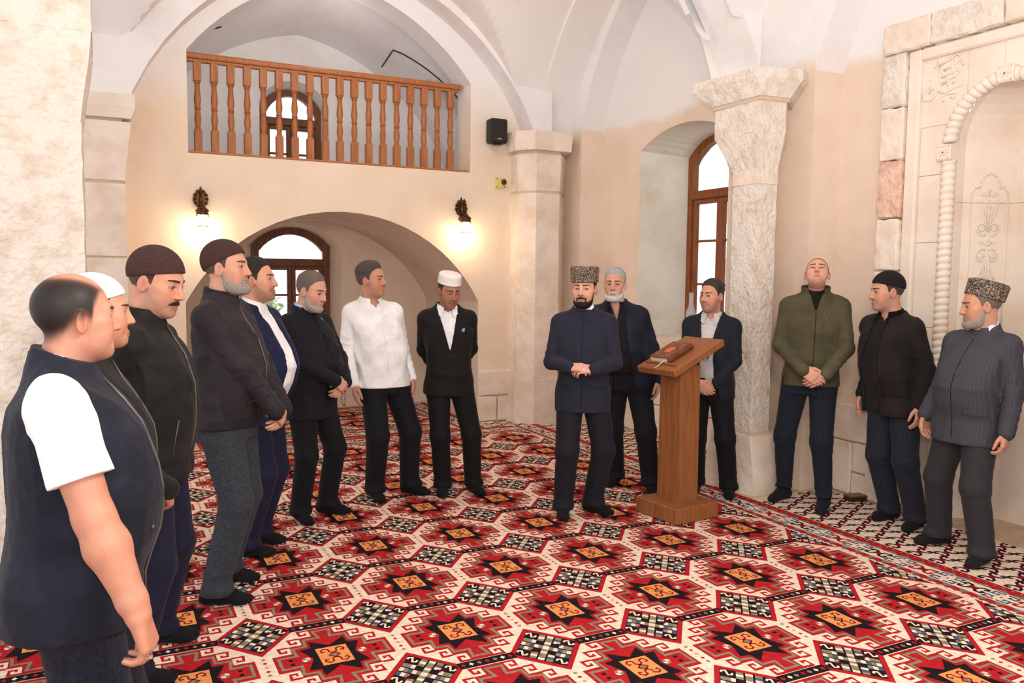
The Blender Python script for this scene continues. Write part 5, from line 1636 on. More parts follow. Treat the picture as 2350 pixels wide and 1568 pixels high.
    lo2, hi2 = lo3.copy(), hi3.copy(); hi2[2] = (tr.get('top', 1.03)+0.03)*Hs
    vv, qq = mesh_sdf(trou, lo2, hi2, hv)
    to = np_mesh('trousers', vv, qq, tr['m'], root)
    if tr.get('belt'):
        zt = tr.get('top', 1.03)*Hs
        tb2 = table(0.018)
        vv, qq = mesh_sdf(lambda P: np.maximum(np.maximum(stack(P, tb2), np.abs(P[:, 2]-zt+0.02)-0.018), -stack(P, table(0.004))), lo2+np.array((0, 0, 0.85)), hi2+np.array((0, 0, 0.06)), 0.006)
        np_mesh('belt', vv, qq, BW((24, 22, 22), 'shell'), root)
    for hip, kn, ank, dr in legs:
        D3 = V(dr[0], dr[1], 0); a0 = V(ank[0], ank[1], 0)
        def sock(P):
            d = cone(P, ank+V(0, 0, 0.12), ank+V(0, 0, -0.02), 0.04, 0.038)
            d = smin(d, cone(P, a0-D3*0.040+V(0, 0, 0.036), a0+D3*0.05+V(0, 0, 0.040), 0.036, 0.040), 0.03)
            d = smin(d, cone(P, ank+V(0, 0, -0.02), a0+D3*0.12*Hs+V(0, 0, 0.030), 0.040, 0.030), 0.03)
            sd = V(-dr[1], dr[0], 0)
            d = smin(d, cone(P, a0+D3*0.125*Hs+sd*0.016+V(0, 0, 0.024), a0+D3*0.165*Hs+sd*0.012+V(0, 0, 0.020), 0.028, 0.021), 0.02)
            d = smin(d, cone(P, a0+D3*0.11*Hs-sd*0.020+V(0, 0, 0.022), a0+D3*0.145*Hs-sd*0.016+V(0, 0, 0.018), 0.026, 0.019), 0.02)
            return np.maximum(d, -P[:, 2])
        vv, qq = mesh_sdf(sock, ank+V(-0.24, -0.24, -0.1), ank+V(0.24, 0.24, 0.10), 0.006)
        np_mesh('sock', vv, qq, S.get('sock', BW((26, 23, 26), 'knit')), root)
    # ---------------------------------------------------------------- upper garments
    B.__dict__.update(locals())
    for gm in S['tops']:
        garment(B, gm)
    for acc in S.get('extras', ()):
        k_, side = acc[0], acc[1]
        sh, el, wr, A, s_ = arms[0 if side > 0 else 1]
        ax = nrm(wr-el)
        if k_ == 'watch':
            mb = MB(); mb.tube([(wr+ax*t).tolist() for t in (-0.004, 0.0, 0.016, 0.02)], [0.026*Hs, 0.0275*Hs, 0.0275*Hs, 0.026*Hs], 18); mb.build('wristwatch', black, root, smooth=True)
        elif k_ == 'ring':
            d_ = nrm(A['d']); n_ = nrm(np.asarray(A['n'], f32)-d_*float(np.dot(A['n'], d_))); sd = np.cross(d_, n_)*s_
            i = acc[2]; c_ = A.get('curl', 0.45); c_ = c_ if np.isscalar(c_) else c_[i]
            b0 = wr+(d_*0.094+sd*(0.031-0.0205*i))*Hs*0.99; a_ = c_*0.75
            fd_ = d_*math.cos(a_)+n_*math.sin(a_); p_ = b0+fd_*0.018
            mb = MB(); mb.tube([(p_-fd_*0.003).tolist(), (p_+fd_*0.003).tolist()], [0.0118*Hs, 0.0118*Hs], 14)
            bk_ = p_-nrm(n_*math.cos(a_)-d_*math.sin(a_))*0.011
            mb.cbox((bk_-0.005).tolist(), (bk_+0.005).tolist(), 0.002); mb.build('ring', mat('silver', (200, 196, 190), 0.25, metal=0.9), root)
        elif k_ == 'beads':
            c0 = wr+V(*acc[2])
            for q in range(18):
                t_ = 2*math.pi*q/18
                p_ = c0+V(0.018*math.sin(t_), 0.004*math.cos(2*t_), -0.05+0.05*math.cos(t_))
                mb = MB(); mb.lathe([(0.0, -0.0045), (0.004, -0.002), (0.0045, 0), (0.004, 0.002), (0.0, 0.0045)], 8, Matrix.Translation(p_.tolist())); mb.build('prayer_bead', black, root, smooth=True)
    hat = S.get('hat')
    if hat: HATS[hat[0]](B, *hat[1:])
    return B

def head_sdf_base(P, o):
    """head without eye openings, for shells lying on it"""
    w = o.get('wide', 1.0); j = o.get('jaw', 1.0)
    X = P.copy(); X[:, 0] = np.abs(X[:, 0])/w
    d = ell(X, (0, -0.016, 0.036), (0.076, 0.098, 0.090))
    d = smin(d, ell(X, (0, 0.020, -0.028), (0.0595, 0.069, 0.092)), 0.03)
    d = smin(d, ell(X, (0, 0.026, -0.074), (0.0495*j, 0.055, 0.042)), 0.03)
    d = smin(d, ell(X, (0, 0.066, -0.098), (0.024*j, 0.022, 0.018)), 0.025)
    d = smin(d, ell(X, (0.036, 0.050, -0.030), (0.026, 0.028, 0.032)), 0.025)
    d = smin(d, cone(X, (0.0, 0.081, 0.026), (0.040, 0.066, 0.024), 0.011, 0.009), 0.02)
    d = smin(d, cone(X, (0, 0.0905, -0.0655), (0.021, 0.0775, -0.0685), 0.0062, 0.0035), 0.007)
    d = smin(d, cone(X, (0, 0.0885, -0.0755), (0.018, 0.077, -0.0725), 0.0072, 0.004), 0.007)
    return d

def garment(B, G):
    """shirt, jacket, waistcoat: torso shell with sleeves, neck and front openings, collar and details"""
    Hs, T, root = B.Hs, B.T, B.root
    tb = B.table(G.get('off', 0.018)*0.85, G.get('flare', 0.0))
    hz, nz = G['hem']*Hs, (1.478 if G.get('collar', {}).get('point') else G.get('neck', 1.50))*Hs
    c0 = T(0, 0, 1.2)
    sl = G.get('sleeve', 2)
    r = tuple(0.90*q for q in G.get('radii', (0.070, 0.060, 0.047)))
    amp = G.get('amp', 0.0045)*1.25
    def lx(P):      # torso-space x, y (lean removed)
        t = np.clip(P[:, 2]/Hs-0.9, 0, 1)/0.6
        return (P[:, 0]-B.hipc[0]-B.lean[0]*t)/Hs, (P[:, 1]-B.hipc[1]-B.lean[1]*t)/Hs, P[:, 2]/Hs
    def solid(P):
        d = stack(P, tb, 2.4)
        z = P[:, 2]/Hs
        for s in (1, -1):
            d = smin(d, cone(P, T(s*0.030, -0.030, 1.462), T(s*B.shx*0.90, -0.016, 1.398), (0.048+G.get('off', 0.018)*0.5)*Hs, (0.042+G.get('off', 0.018)*0.6)*Hs), 0.03)
        nA = noise3(P*np.array((1, 1, 0.6), f32), 17, G.get('seed', 1)+9)
        d = d-amp*noise3(P, 24, G.get('seed', 1))-0.5*amp*noise3(P*np.array((1, 1, 0.45), f32), 60, G.get('seed', 1)+4)-1.6*amp*(np.clip(1-np.abs(nA)*1.6, 0, 1)**3-0.2)
        if sl: d = B.sleeves(P, d, *r, upto=sl, amp=G.get('samp', 0.0045))
        elif G.get('yoke'): d = smin(d, np.minimum(*[ell(P, T(s*0.140, -0.014, 1.372), (0.056*Hs, 0.082*Hs, 0.052*Hs)) for s in (1, -1)]), 0.03)
        if G.get('yoke'):
            for s in (1, -1):     # arm holes
                d = smax(d, -ell(P, T(s*0.235, -0.01, 1.30), (0.050*Hs, 0.07*Hs, 0.13*Hs)), 0.01)
        return d
    def full(P):
        d = solid(P)
        x, y, z = lx(P)
        d = smax(d, hz-P[:, 2]+G.get('dip', 0)*y if not G.get('curve') else hz-P[:, 2]+G['curve']*np.clip(np.abs(x)-0.06, 0, 1)*-1, 0.004)
        nk = P[:, 2]-(nz+0.0*P[:, 0])+(y*Hs)*0.35
        d = smax(d, nk, 0.006)
        v = G.get('vee')
        if v:
            zv, w, zt = v[:3]; cx = v[3] if len(v) > 3 else 0.0
            hw = w*np.clip((z-zv)/(zt-zv), -0.5, 1.2)
            vd_ = np.maximum((np.abs(x-cx)-hw)*0.85, -y)
            d = smax(d, -vd_*Hs, 0.004)
        op = G.get('open')
        if op:
            e = np.interp(z, [p[0] for p in op], [p[1] for p in op]); f_ = np.interp(z, [p[0] for p in op], [p[2] for p in op])
            d = smax(d, -np.maximum(np.maximum(e-x, x-f_), -y-0.02)*Hs, 0.004)
        return d
    if sl == 2:
        lo, hi = B.lo3.copy(), B.hi3.copy()
    else:
        lo, hi = B.lo3.copy(), B.hi3.copy()
    lo[2] = hz-0.04; 
    for sh, el, wr, A, s in B.arms:
        if sl == 2: lo[2] = min(lo[2], min(wr[2], el[2])-0.1)
    hi[2] = 1.58*Hs
    vv, qq = mesh_sdf(full, lo, hi, G.get('h', B.hv))
    go = np_mesh(G['name'], vv, qq, G['m'], root)
    def surf(x, z):
        ys = np.linspace(0.32, -0.05, 120).astype(f32)
        c = np.array([T(x, yy, z) for yy in ys])
        d = solid(c)
        i = np.argmax(d < 0)
        return c[max(i-1, 0)]
    def patch(name, poly, off=0.0, t=0.005, m=None, h=0.0045, back=False, parent=None, fn=None):
        ps = np.array(poly)
        a, b = T(ps[:, 0].min()-0.02, -0.05 if not back else -0.28, ps[:, 1].min()-0.02), T(ps[:, 0].max()+0.02, 0.30 if not back else 0.05, ps[:, 1].max()+0.02)
        a, b = np.minimum(a, b), np.maximum(a, b)
        a = a-0.02; b = b+0.02
        def f(P):
            x, y, z = lx(P)
            d = (fn or solid)(P)
            reg = poly2(x, z, poly)*Hs
            return np.maximum(np.maximum(np.abs(d-off+0.003)-t-0.003, reg), (-y if not back else y)*Hs)
        vv, qq = mesh_sdf(f, a, b, h)
        if len(vv): return np_mesh(name, vv, qq, m or G['m'], parent or go)
    def button(x, z, rr=0.008, m=None, name='button'):
        p = surf(x, z)
        mb = MB(); mb.lathe([(rr*0.6, -0.004), (rr, -0.001), (rr, 0.0025), (rr*0.7, 0.004), (0.0, 0.0035)], 10, Matrix.Translation(Vector(p.tolist())) @ Matrix.Rotation(-math.pi/2, 4, 'X'))
        mb.build(name, m or black, go, smooth=True)
    def line(pts, rr, m, name):
        mb = MB(); mb.tube([surf(x, z).tolist() for x, z in pts], rr, 6); mb.build(name, m, go, smooth=True)
    # collar: strip around the neck from front edge to front edge
    co = G.get('collar')
    if co:
        if co.get('point'):
            co = dict(co); co['z'] = 1.508; co['rx'] = 0.075; co['ry'] = 0.074; co['top'] = 0.024; co['bot'] = -0.016; co['flare'] = 0.026; co['slope'] = 0.036; co['point'] = 0.052; co['t'] = 0.006
        nn = 30; a0 = co.get('gap', 0.25)
        cz = T(0, co.get('cy', -0.022), co.get('z', 1.495))
        rings = []
        for k in range(nn+1):
            a = a0+(2*math.pi-2*a0)*k/nn          # 0 = front
            fr = math.cos(a)                      # 1 front, -1 back
            ff = np.clip((fr+0.1)/1.1, 0, 1)
            rx, ry = co.get('rx', 0.072)*Hs, co.get('ry', 0.070)*Hs
            zt = (co.get('top', 0.045)-co.get('slope', 0.030)*(fr+1)/2)*Hs
            zb = (co.get('bot', -0.02)-co.get('slope', 0.030)*(fr+1)/2-co.get('point', 0.0)*ff**3)*Hs
            ob = co.get('flare', 0.010)*Hs+co.get('point', 0.0)*ff**3*0.62*Hs
            th = co.get('t', 0.004)
            sx, sy = math.sin(a), math.cos(a)
            ot = co.get('topflare', 0.0)*Hs
            pt = [(rx+ot, ry+ot, zt), (rx+ob, ry+ob, zb), (rx+ob-th, ry+ob-th, zb-0.002), (rx+ot-th, ry+ot-th, zt-0.001)]
            rings.append([(cz[0]+sx*p[0], cz[1]+sy*p[1]*(1.0), cz[2]+p[2]) for p in pt])
        mb = MB(); mb.loft(rings); cob = mb.build('collar', co.get('m', G['m']), go, auto=50)
    for it in G.get('parts', ()):
        k = it[0]
        if k == 'patch': patch(it[1], it[2], *(it[3:]))
        elif k == 'button': button(*it[1:])
        elif k == 'line': line(*it[1:])
    if G.get('cuffs'):
        for sh, el, wr, A, s in B.arms:
            if A.get('hide'): continue
            ax = nrm(wr-el)
            p0, p1 = wr-ax*0.020, wr+ax*0.010
            mb = MB(); mb.tube([p0.tolist(), p1.tolist()], [0.036*Hs, 0.036*Hs], 16); mb.build('cuff', G['cuffs'], go, smooth=False)
    return go

# ------------------------------------------------------------------ hats
def hat_skull(B, m, zf=0.066, zb=0.004, t=0.007, tall=0.0):
    def f(P):
        d = head_sdf_base(P, B.ho)-t
        d = smin(d, ell(P, (0, -0.017, 0.046+tall), (0.079, 0.100, 0.088)), 0.02)
        pl = np.interp(P[:, 1], [-0.11, 0.09], [zb, zf]).astype(f32)-P[:, 2]
        return smax(d-0.0006*noise3(P, 420, 2), pl, 0.004)
    B.head_part('skullcap', f, m, h=0.0035, hi=(0.11, 0.13, 0.17))
def hat_drum(B, m, z0, z1, rx, ry, top=1.0, name='hat', noise=0.0, tiltx=0.0, cy=-0.012, dome=0.006, crease=0.0):
    rings = []; nn = 44
    prof_ = [(0.93, z0+0.006), (1.0, z0), (1.015, z0+0.006)]+[(1.0+(top-1)*t, z0+(z1-z0)*t) for t in np.linspace(0.1, 0.84, 8)]+[(top*0.985, z0+(z1-z0)*0.92), (top*0.94, z1-0.001), (top*0.86, z1+0.003), (top*0.7, z1+dome*0.8), (top*0.45, z1+dome), (top*0.2, z1+dome)]
    Rx = rotm('x', tiltx)
    pts = []
    for r_, z in prof_:
        ring = []
        for k in range(nn):
            a = 2*math.pi*k/nn
            p = V(rx*r_*math.cos(a), ry*r_*math.sin(a), z)
            if crease and z > z1-0.004: p[2] -= crease*math.exp(-(p[0]/0.02)**2)
            ring.append(p)
        pts.append(ring)
    A = np.array(pts)
    if noise:
        fl_ = A.reshape(-1, 3); n_ = noise3(fl_.astype(f32), 190, 4)
        c = np.array((0, 0, (z0+z1)/2)); dr = fl_-c; dr /= np.linalg.norm(dr, axis=1)[:, None]
        A = (fl_+dr*(noise*n_)[:, None]).reshape(A.shape)
    A = (A.reshape(-1, 3)@Rx.T+np.array((0, cy, 0)))
    A = (B.HO+(A.astype(f32)*B.hs)@B.HR.T).reshape(len(prof_), nn, 3)
    mb = MB(); mb.loft([[tuple(map(float, p)) for p in r_] for r_ in A]); mb.build(name, m, B.root, smooth=True)
HATS = {'skull': hat_skull, 'drum': hat_drum}
def curl_fur(name, c1, c2, sc):
    m = bpy.data.materials.new(name); m.use_nodes = True
    N, L = m.node_tree.nodes, m.node_tree.links; b = N['Principled BSDF']
    tc = N.new('ShaderNodeTexCoord'); w = N.new('ShaderNodeTexNoise'); w.inputs['Scale'].default_value = sc; w.inputs['Detail'].default_value = 1.5; w.inputs['Distortion'].default_value = 2.2
    L.new(tc.outputs['Object'], w.inputs['Vector'])
    sn = N.new('ShaderNodeMath'); sn.operation = 'MULTIPLY'; sn.inputs[1].default_value = 20.0
    L.new(w.outputs['Fac'], sn.inputs[0])
    s2 = N.new('ShaderNodeMath'); s2.operation = 'SINE'; L.new(sn.outputs[0], s2.inputs[0])
    mr = N.new('ShaderNodeMapRange'); mr.inputs[1].default_value = -0.4; mr.inputs[2].default_value = 0.7
    L.new(s2.outputs[0], mr.inputs[0])
    mx = N.new('ShaderNodeMix'); mx.data_type = 'RGBA'; mx.inputs[6].default_value = (*lin(c1), 1); mx.inputs[7].default_value = (*lin(c2), 1)
    L.new(mr.outputs[0], mx.inputs[0]); L.new(mx.outputs[2], b.inputs['Base Color'])
    bp = N.new('ShaderNodeBump'); bp.inputs['Strength'].default_value = 0.8; bp.inputs['Distance'].default_value = 0.006
    L.new(mr.outputs[0], bp.inputs['Height']); L.new(bp.outputs['Normal'], b.inputs['Normal'])
    b.inputs['Roughness'].default_value = 0.85
    return m
fur = curl_fur('karakul_fur', (30, 25, 22), (186, 164, 140), 64)
def weave(name, c1, c2, sx, sz, w=0.35):
    """checked or pin-striped cloth from brick-like stripes in object space"""
    m = bpy.data.materials.new(name); m.use_nodes = True
    N, L = m.node_tree.nodes, m.node_tree.links; b = N['Principled BSDF']
    tc = N.new('ShaderNodeTexCoord'); sp_ = N.new('ShaderNodeSeparateXYZ'); L.new(tc.outputs['Object'], sp_.inputs[0])
    prev = None
    for ax, f_ in (('X', sx), ('Z', sz)):
        if not f_: continue
        a = N.new('ShaderNodeMath'); a.operation = 'MULTIPLY'; a.inputs[1].default_value = f_; L.new(sp_.outputs[ax], a.inputs[0])
        fr = N.new('ShaderNodeMath'); fr.operation = 'FRACT'; L.new(a.outputs[0], fr.inputs[0])
        lt = N.new('ShaderNodeMath'); lt.operation = 'LESS_THAN'; lt.inputs[1].default_value = w; L.new(fr.outputs[0], lt.inputs[0])
        if prev is None: prev = lt.outputs[0]
        else:
            mxx = N.new('ShaderNodeMath'); mxx.operation = 'MAXIMUM'; L.new(prev, mxx.inputs[0]); L.new(lt.outputs[0], mxx.inputs[1]); prev = mxx.outputs[0]
    mx = N.new('ShaderNodeMix'); mx.data_type = 'RGBA'; mx.inputs[6].default_value = (*lin(c1), 1); mx.inputs[7].default_value = (*lin(c2), 1)
    L.new(prev, mx.inputs[0]); L.new(mx.outputs[2], b.inputs['Base Color']); b.inputs['Roughness'].default_value = 0.8
    return m

# ------------------------------------------------------------------ the fourteen men
white = BW((226, 225, 228), 'cotton')
def hang(s, x=0.235, y=0.02, z=0.90, curl=0.35, **k):
    return dict(wrist=(s*x, y, z), pole=(s*0.25, -1, 0), d=(0, 0.12, -1), n=(-s, 0.15, 0), curl=curl, thumb=0.25, **k)
def clasp_r(x=0.075, y=0.235, z=0.985, **k):
    return dict(wrist=(x, y, z), pole=(0.9, -0.5, -0.2), d=(-0.80, 0.12, -0.55), n=(-0.25, -0.9, -0.15), curl=0.42, thumb=0.35, **k)
def clasp_l(x=-0.085, y=0.205, z=0.965, **k):
    return dict(wrist=(x, y, z), pole=(-0.9, -0.5, -0.2), d=(0.82, 0.16, -0.52), n=(0.15, -0.9, -0.1), curl=0.5, thumb=0.5, **k)
def behind(s):
    return dict(wrist=(s*0.06, -0.20, 0.93), pole=(s*1, -0.5, 0), d=(-s*0.8, -0.1, -0.55), n=(0, -1, 0.1), curl=0.4, thumb=0.3)
zipm = mat('zip_metal', (96, 92, 90), 0.4, metal=0.6)
def flap(cx, z, w=0.075, h=0.045):
    return [(cx-w, z), (cx+w, z), (cx+w, z-h), (cx-w, z-h)]
def lapel(s, zv, w, zt, width=0.055):
    """lapel outline on one side of a vee with its notch"""
    xm = w*0.75
    return [(s*0.004, zv-0.005), (s*(w*0.92), zt-0.02), (s*(w*0.92+0.045), zt-0.045), (s*(w*0.75+width*0.95), zt-0.075), (s*(w*0.60+width*1.05), zt-0.085), (s*(0.02+width*0.85), (zv+zt)/2-0.03)]

navy_d = BW((26, 29, 42), 'shell')
make_person(dict(label='man in dark padded waistcoat over a white short-sleeved shirt, nearest the camera', pos=(-0.085, 2.38), neckdrop=0.034, extras=[('ring', 1, 2)], H=1.70, body=82, head=104, pitch=2, fat=0.85, belly=0.5, hs=0.90,
    feet=[(0.035, 2.25, 90), (0.075, 2.50, 80)], voxel=0.006, hvox=0.0024, handvox=0.0034, skin=(190, 136, 114), handskin=(182, 128, 106), hairc=(26, 24, 26), browc=(40, 34, 32), stubble=0.22, shaved=1.0, shavedk='crown', shaveds=0.007, face=dict(wide=1.06, jaw=1.15),
    rarm=dict(wrist=(0.30, 0.17, 0.875), pole=(0.5, -1, 0), d=(-0.05, 0.28, -1), n=(-0.3, -1, -0.2), curl=0.85, thumb=0.5, bare=0.9), larm=hang(-1, 0.27),
    trousers=dict(m=BW((26, 28, 40), 'denim'), knee=0.085, cuff=0.07, top=0.96),
    tops=[dict(name='shirt', m=white, off=0.006, hem=0.86, sleeve=0.66, radii=(0.072, 0.066, 0.05), seed=3, h=0.006),
          dict(name='waistcoat', m=navy_d, off=0.030, hem=0.80, sleeve=0, yoke=True, neck=1.50, flare=0.006, seed=5, amp=0.003, h=0.006, collar=dict(rx=0.080, ry=0.080, top=0.036, bot=-0.05, flare=0.02, t=0.008, gap=0.35, z=1.48, slope=0.04),
               parts=[('line', [(0.0, 1.44-0.06*k) for k in range(11)], 0.004, zipm, 'zip'), ('button', 0.10, 1.05, 0.006, zipm, 'stud'), ('button', 0.12, 0.86, 0.006, zipm, 'stud')])]))
make_person(dict(label='man in white skullcap, mostly hidden behind the man in the waistcoat', pos=(-0.065, 3.13), H=1.64, body=85, head=92, pitch=0, feet=[(0.07, 3.01, 90), (0.11, 3.26, 80)],
    skin=(206, 150, 124), hair='under', hairc=(60, 54, 52), stubble=0.3, hs=1.0, rarm=clasp_r(), larm=clasp_l(), hat=('skull', white, 0.07, 0.01), fat=0.5, belly=0.5,
    trousers=dict(m=BW((28, 28, 34), 'suit')), tops=[dict(name='jacket', m=BW((30, 29, 33), 'shell'), hem=0.80, neck=1.51, off=0.022, collar=dict(rx=0.078, ry=0.076, top=0.04, bot=-0.03), parts=[('line', [(0.0, 1.46-0.06*k) for k in range(11)], 0.004, zipm, 'zip')])]))
brown = mat('brown_knit', (58, 36, 32), 0.95, rgb2=(78, 52, 46), nscale=150, mix=(0.4, 0.65), bump=0.9, bscale=330, bdist=0.004)
make_person(dict(label='moustached man in dark brown knitted cap and black zipped jacket', pos=(0.17, 3.66), H=1.745, body=72, head=58, pitch=-14, fat=0.7, belly=0.3, hs=1.08, voxel=0.007, hvox=0.0026,
    feet=[(0.24, 3.52, 88), (0.36, 3.90, 80)], skin=(202, 146, 122), hair='under', hairc=(40, 34, 33), stache=0.0045, stubble=0.42, beardc=(120, 112, 108), hat=('skull', brown, 0.060, -0.006), gaze=(0, -0.25),
    rarm=behind(1), larm=behind(-1), trousers=dict(m=BW((30, 31, 52), 'suit'), knee=0.078, cuff=0.068),
    tops=[dict(name='jacket', m=BW((34, 32, 32), 'shell'), hem=0.83, neck=1.515, off=0.026, seed=9, amp=0.005, collar=dict(rx=0.084, ry=0.082, top=0.055, bot=-0.04, flare=0.016, t=0.007, gap=0.22),
               parts=[('line', [(0.0, 1.46-0.06*k) for k in range(10)], 0.004, zipm, 'zip'), ('line', [(0.135, 1.08), (0.137, 1.0), (0.14, 0.93)], 0.003, zipm, 'pocket_zip'), ('patch', 'hem_band', [(-0.24, 0.885), (0.24, 0.885), (0.24, 0.83), (-0.24, 0.83)], 0.001, 0.004)])]))
leath = BW((36, 34, 38), 'shell')
make_person(dict(label='grey-bearded man in dark brown knitted cap, bomber jacket and grey jeans', pos=(0.56, 4.42), H=1.82, body=66, head=68, pitch=3, fat=0.55, belly=0.5, hs=1.03, voxel=0.007, hvox=0.0028,
    feet=[(0.65, 4.23, 78), (0.73, 4.52, 67)], skin=(206, 152, 128), hair='under', hairc=(70, 60, 56), beard=dict(t=0.006, chin=0.010), beardc=(158, 148, 140), browc=(60, 50, 46), hat=('skull', brown, 0.074, -0.014),
    rarm=clasp_r(0.06, 0.27, 0.945), larm=clasp_l(-0.09, 0.25, 0.935), trousers=dict(m=BW((58, 61, 69), 'denim'), knee=0.080, cuff=0.066, wr=0.005),
    tops=[dict(name='bomber_jacket', m=BW((50, 44, 49), 'shell'), hem=0.86, neck=1.515, off=0.026, seed=13, amp=0.005, radii=(0.074, 0.066, 0.050), samp=0.006, collar=dict(rx=0.08, ry=0.078, top=0.05, bot=-0.03, flare=0.014, t=0.007, gap=0.3, m=leath),
               parts=[('line', [(0.0, 1.46-0.06*k) for k in range(10)], 0.004, zipm, 'zip'), ('line', [(0.115, 1.04), (0.125, 0.98)], 0.003, zipm, 'pocket_zip'), ('patch', 'hem_band', [(-0.24, 0.91), (0.24, 0.91), (0.24, 0.86), (-0.24, 0.86)], 0.001, 0.004, leath)])]))
nav = BW((32, 36, 70), 'suit')
make_person(dict(label='dark-haired man in open royal navy jacket over a long white shirt', pos=(0.80, 5.07), H=1.75, body=60, head=72, pitch=4, fat=0.5, belly=0.9, hs=1.0, feet=[(0.89, 4.90, 78), (0.99, 5.11, 75)], skin=(208, 152, 126),
    hair='full', hairt=0.012, hairc=(46, 40, 38), stubble=0.5, rarm=behind(1), larm=behind(-1), trousers=dict(m=BW((30, 31, 54), 'suit'), knee=0.078, cuff=0.068), sock=None or BW((28, 24, 26), 'knit'),
    tops=[dict(name='shirt', m=white, off=0.012, hem=0.80, neck=1.52, sleeve=0, seed=2, collar=dict(rx=0.066, ry=0.064, top=0.04, bot=-0.03, gap=0.3)),
          dict(name='jacket', m=nav, off=0.030, hem=0.78, neck=1.50, seed=4, flare=0.01, open=[(0.7, -0.10, 0.085), (1.0, -0.09, 0.075), (1.3, -0.055, 0.05), (1.5, -0.06, 0.06)], hollow=0.020,
               parts=[('button', 0.085, 1.33), ('button', 0.092, 1.20), ('button', 0.098, 1.07)])]))
make_person(dict(label='grey-bearded man in long black stand-collar coat with clasped hands', pos=(1.27, 5.60), himg=(-0.05, 0), limg=(-0.02, 0), extras=[('beads', -1, (0.06, 0.03, -0.05))], neckdrop=0.018, headfwd=0.025, H=1.68, body=48, head=54, pitch=-13, fat=0.75, belly=0.8, hs=1.03, feet=[(1.20, 5.38, 25), (1.52, 5.56, 70)], skin=(208, 156, 134),
    hair='balding', hairt=0.007, hairc=(112, 100, 92), beard=dict(t=0.004, chin=0.006), beardc=(176, 166, 158), browc=(74, 62, 56), gaze=(0.1, -0.2),
    rarm=clasp_r(0.05, 0.275, 1.02), larm=clasp_l(-0.10, 0.245, 0.99), trousers=dict(m=BW((24, 24, 28), 'suit'), knee=0.078, cuff=0.07),
    tops=[dict(name='shirt', m=BW((176, 196, 236), 'cotton'), off=0.004, hem=1.0, sleeve=0, neck=1.53, collar=dict(rx=0.07, ry=0.068, top=0.05, bot=-0.02, gap=0.2)),
          dict(name='coat', m=BW((27, 28, 36), 'suit'), off=0.026, hem=0.735, neck=1.51, flare=0.012, seed=6, cuffs=BW((176, 196, 236), 'cotton'), collar=dict(rx=0.078, ry=0.076, top=0.042, bot=-0.03, flare=0.012, gap=0.28),
               parts=[('button', 0.0, 1.43), ('button', 0.0, 1.33), ('line', [(0.012, 1.45-0.07*k) for k in range(10)], 0.0025, BW((18, 18, 22), 'suit'), 'placket_edge'), ('patch', 'pocket_flap', flap(0.11, 0.99, 0.06, 0.04), 0.001, 0.004)])]))
make_person(dict(label='man in white long-sleeved shirt and black trousers', pos=(1.96, 5.92), himg=(-0.10, 0), limg=(-0.08, 0), H=1.75, body=24, head=62, pitch=3, fat=0.45, belly=0.35, feet=[(1.80, 5.71, 21), (2.20, 5.79, 59)], skin=(192, 138, 112), handskin=(186, 132, 108),
    hair='full', hairt=0.017, hairc=(80, 73, 69), stubble=0.28, hip=(0, 0.0), rarm=hang(1, 0.245, 0.05, 0.885, 0.4), larm=hang(-1, 0.225, 0.02, 0.90, 0.4), trousers=dict(m=BW((25, 25, 31), 'suit'), knee=0.084, cuff=0.072, top=0.95),
    tops=[dict(name='shirt', m=BW((228, 225, 224), 'cotton'), off=0.024, hem=0.845, neck=1.50, vee=(1.425, 0.055, 1.52), seed=17, amp=0.006, samp=0.006, radii=(0.068, 0.058, 0.043), flare=0.004, collar=dict(rx=0.072, ry=0.072, top=0.036, bot=-0.022, point=0.05, flare=0.020, gap=0.40),
               parts=[('button', 0.0, 1.40-0.085*k, 0.005, white) for k in range(6)]+[('patch', 'placket', [(-0.018, 1.42), (0.018, 1.42), (0.018, 0.85), (-0.018, 0.85)], 0.001, 0.003), ('patch', 'chest_pocket', [(-0.13, 1.32), (-0.05, 1.32), (-0.05, 1.22), (-0.09, 1.205), (-0.13, 1.22)], 0.001, 0.003), ('line', [(-0.115, 1.30), (-0.09, 1.298), (-0.07, 1.30)], 0.0025, BW((176, 178, 190), 'cotton'), 'pocket_embroidery')])]))
blk_ = BW((30, 27, 28), 'suit')
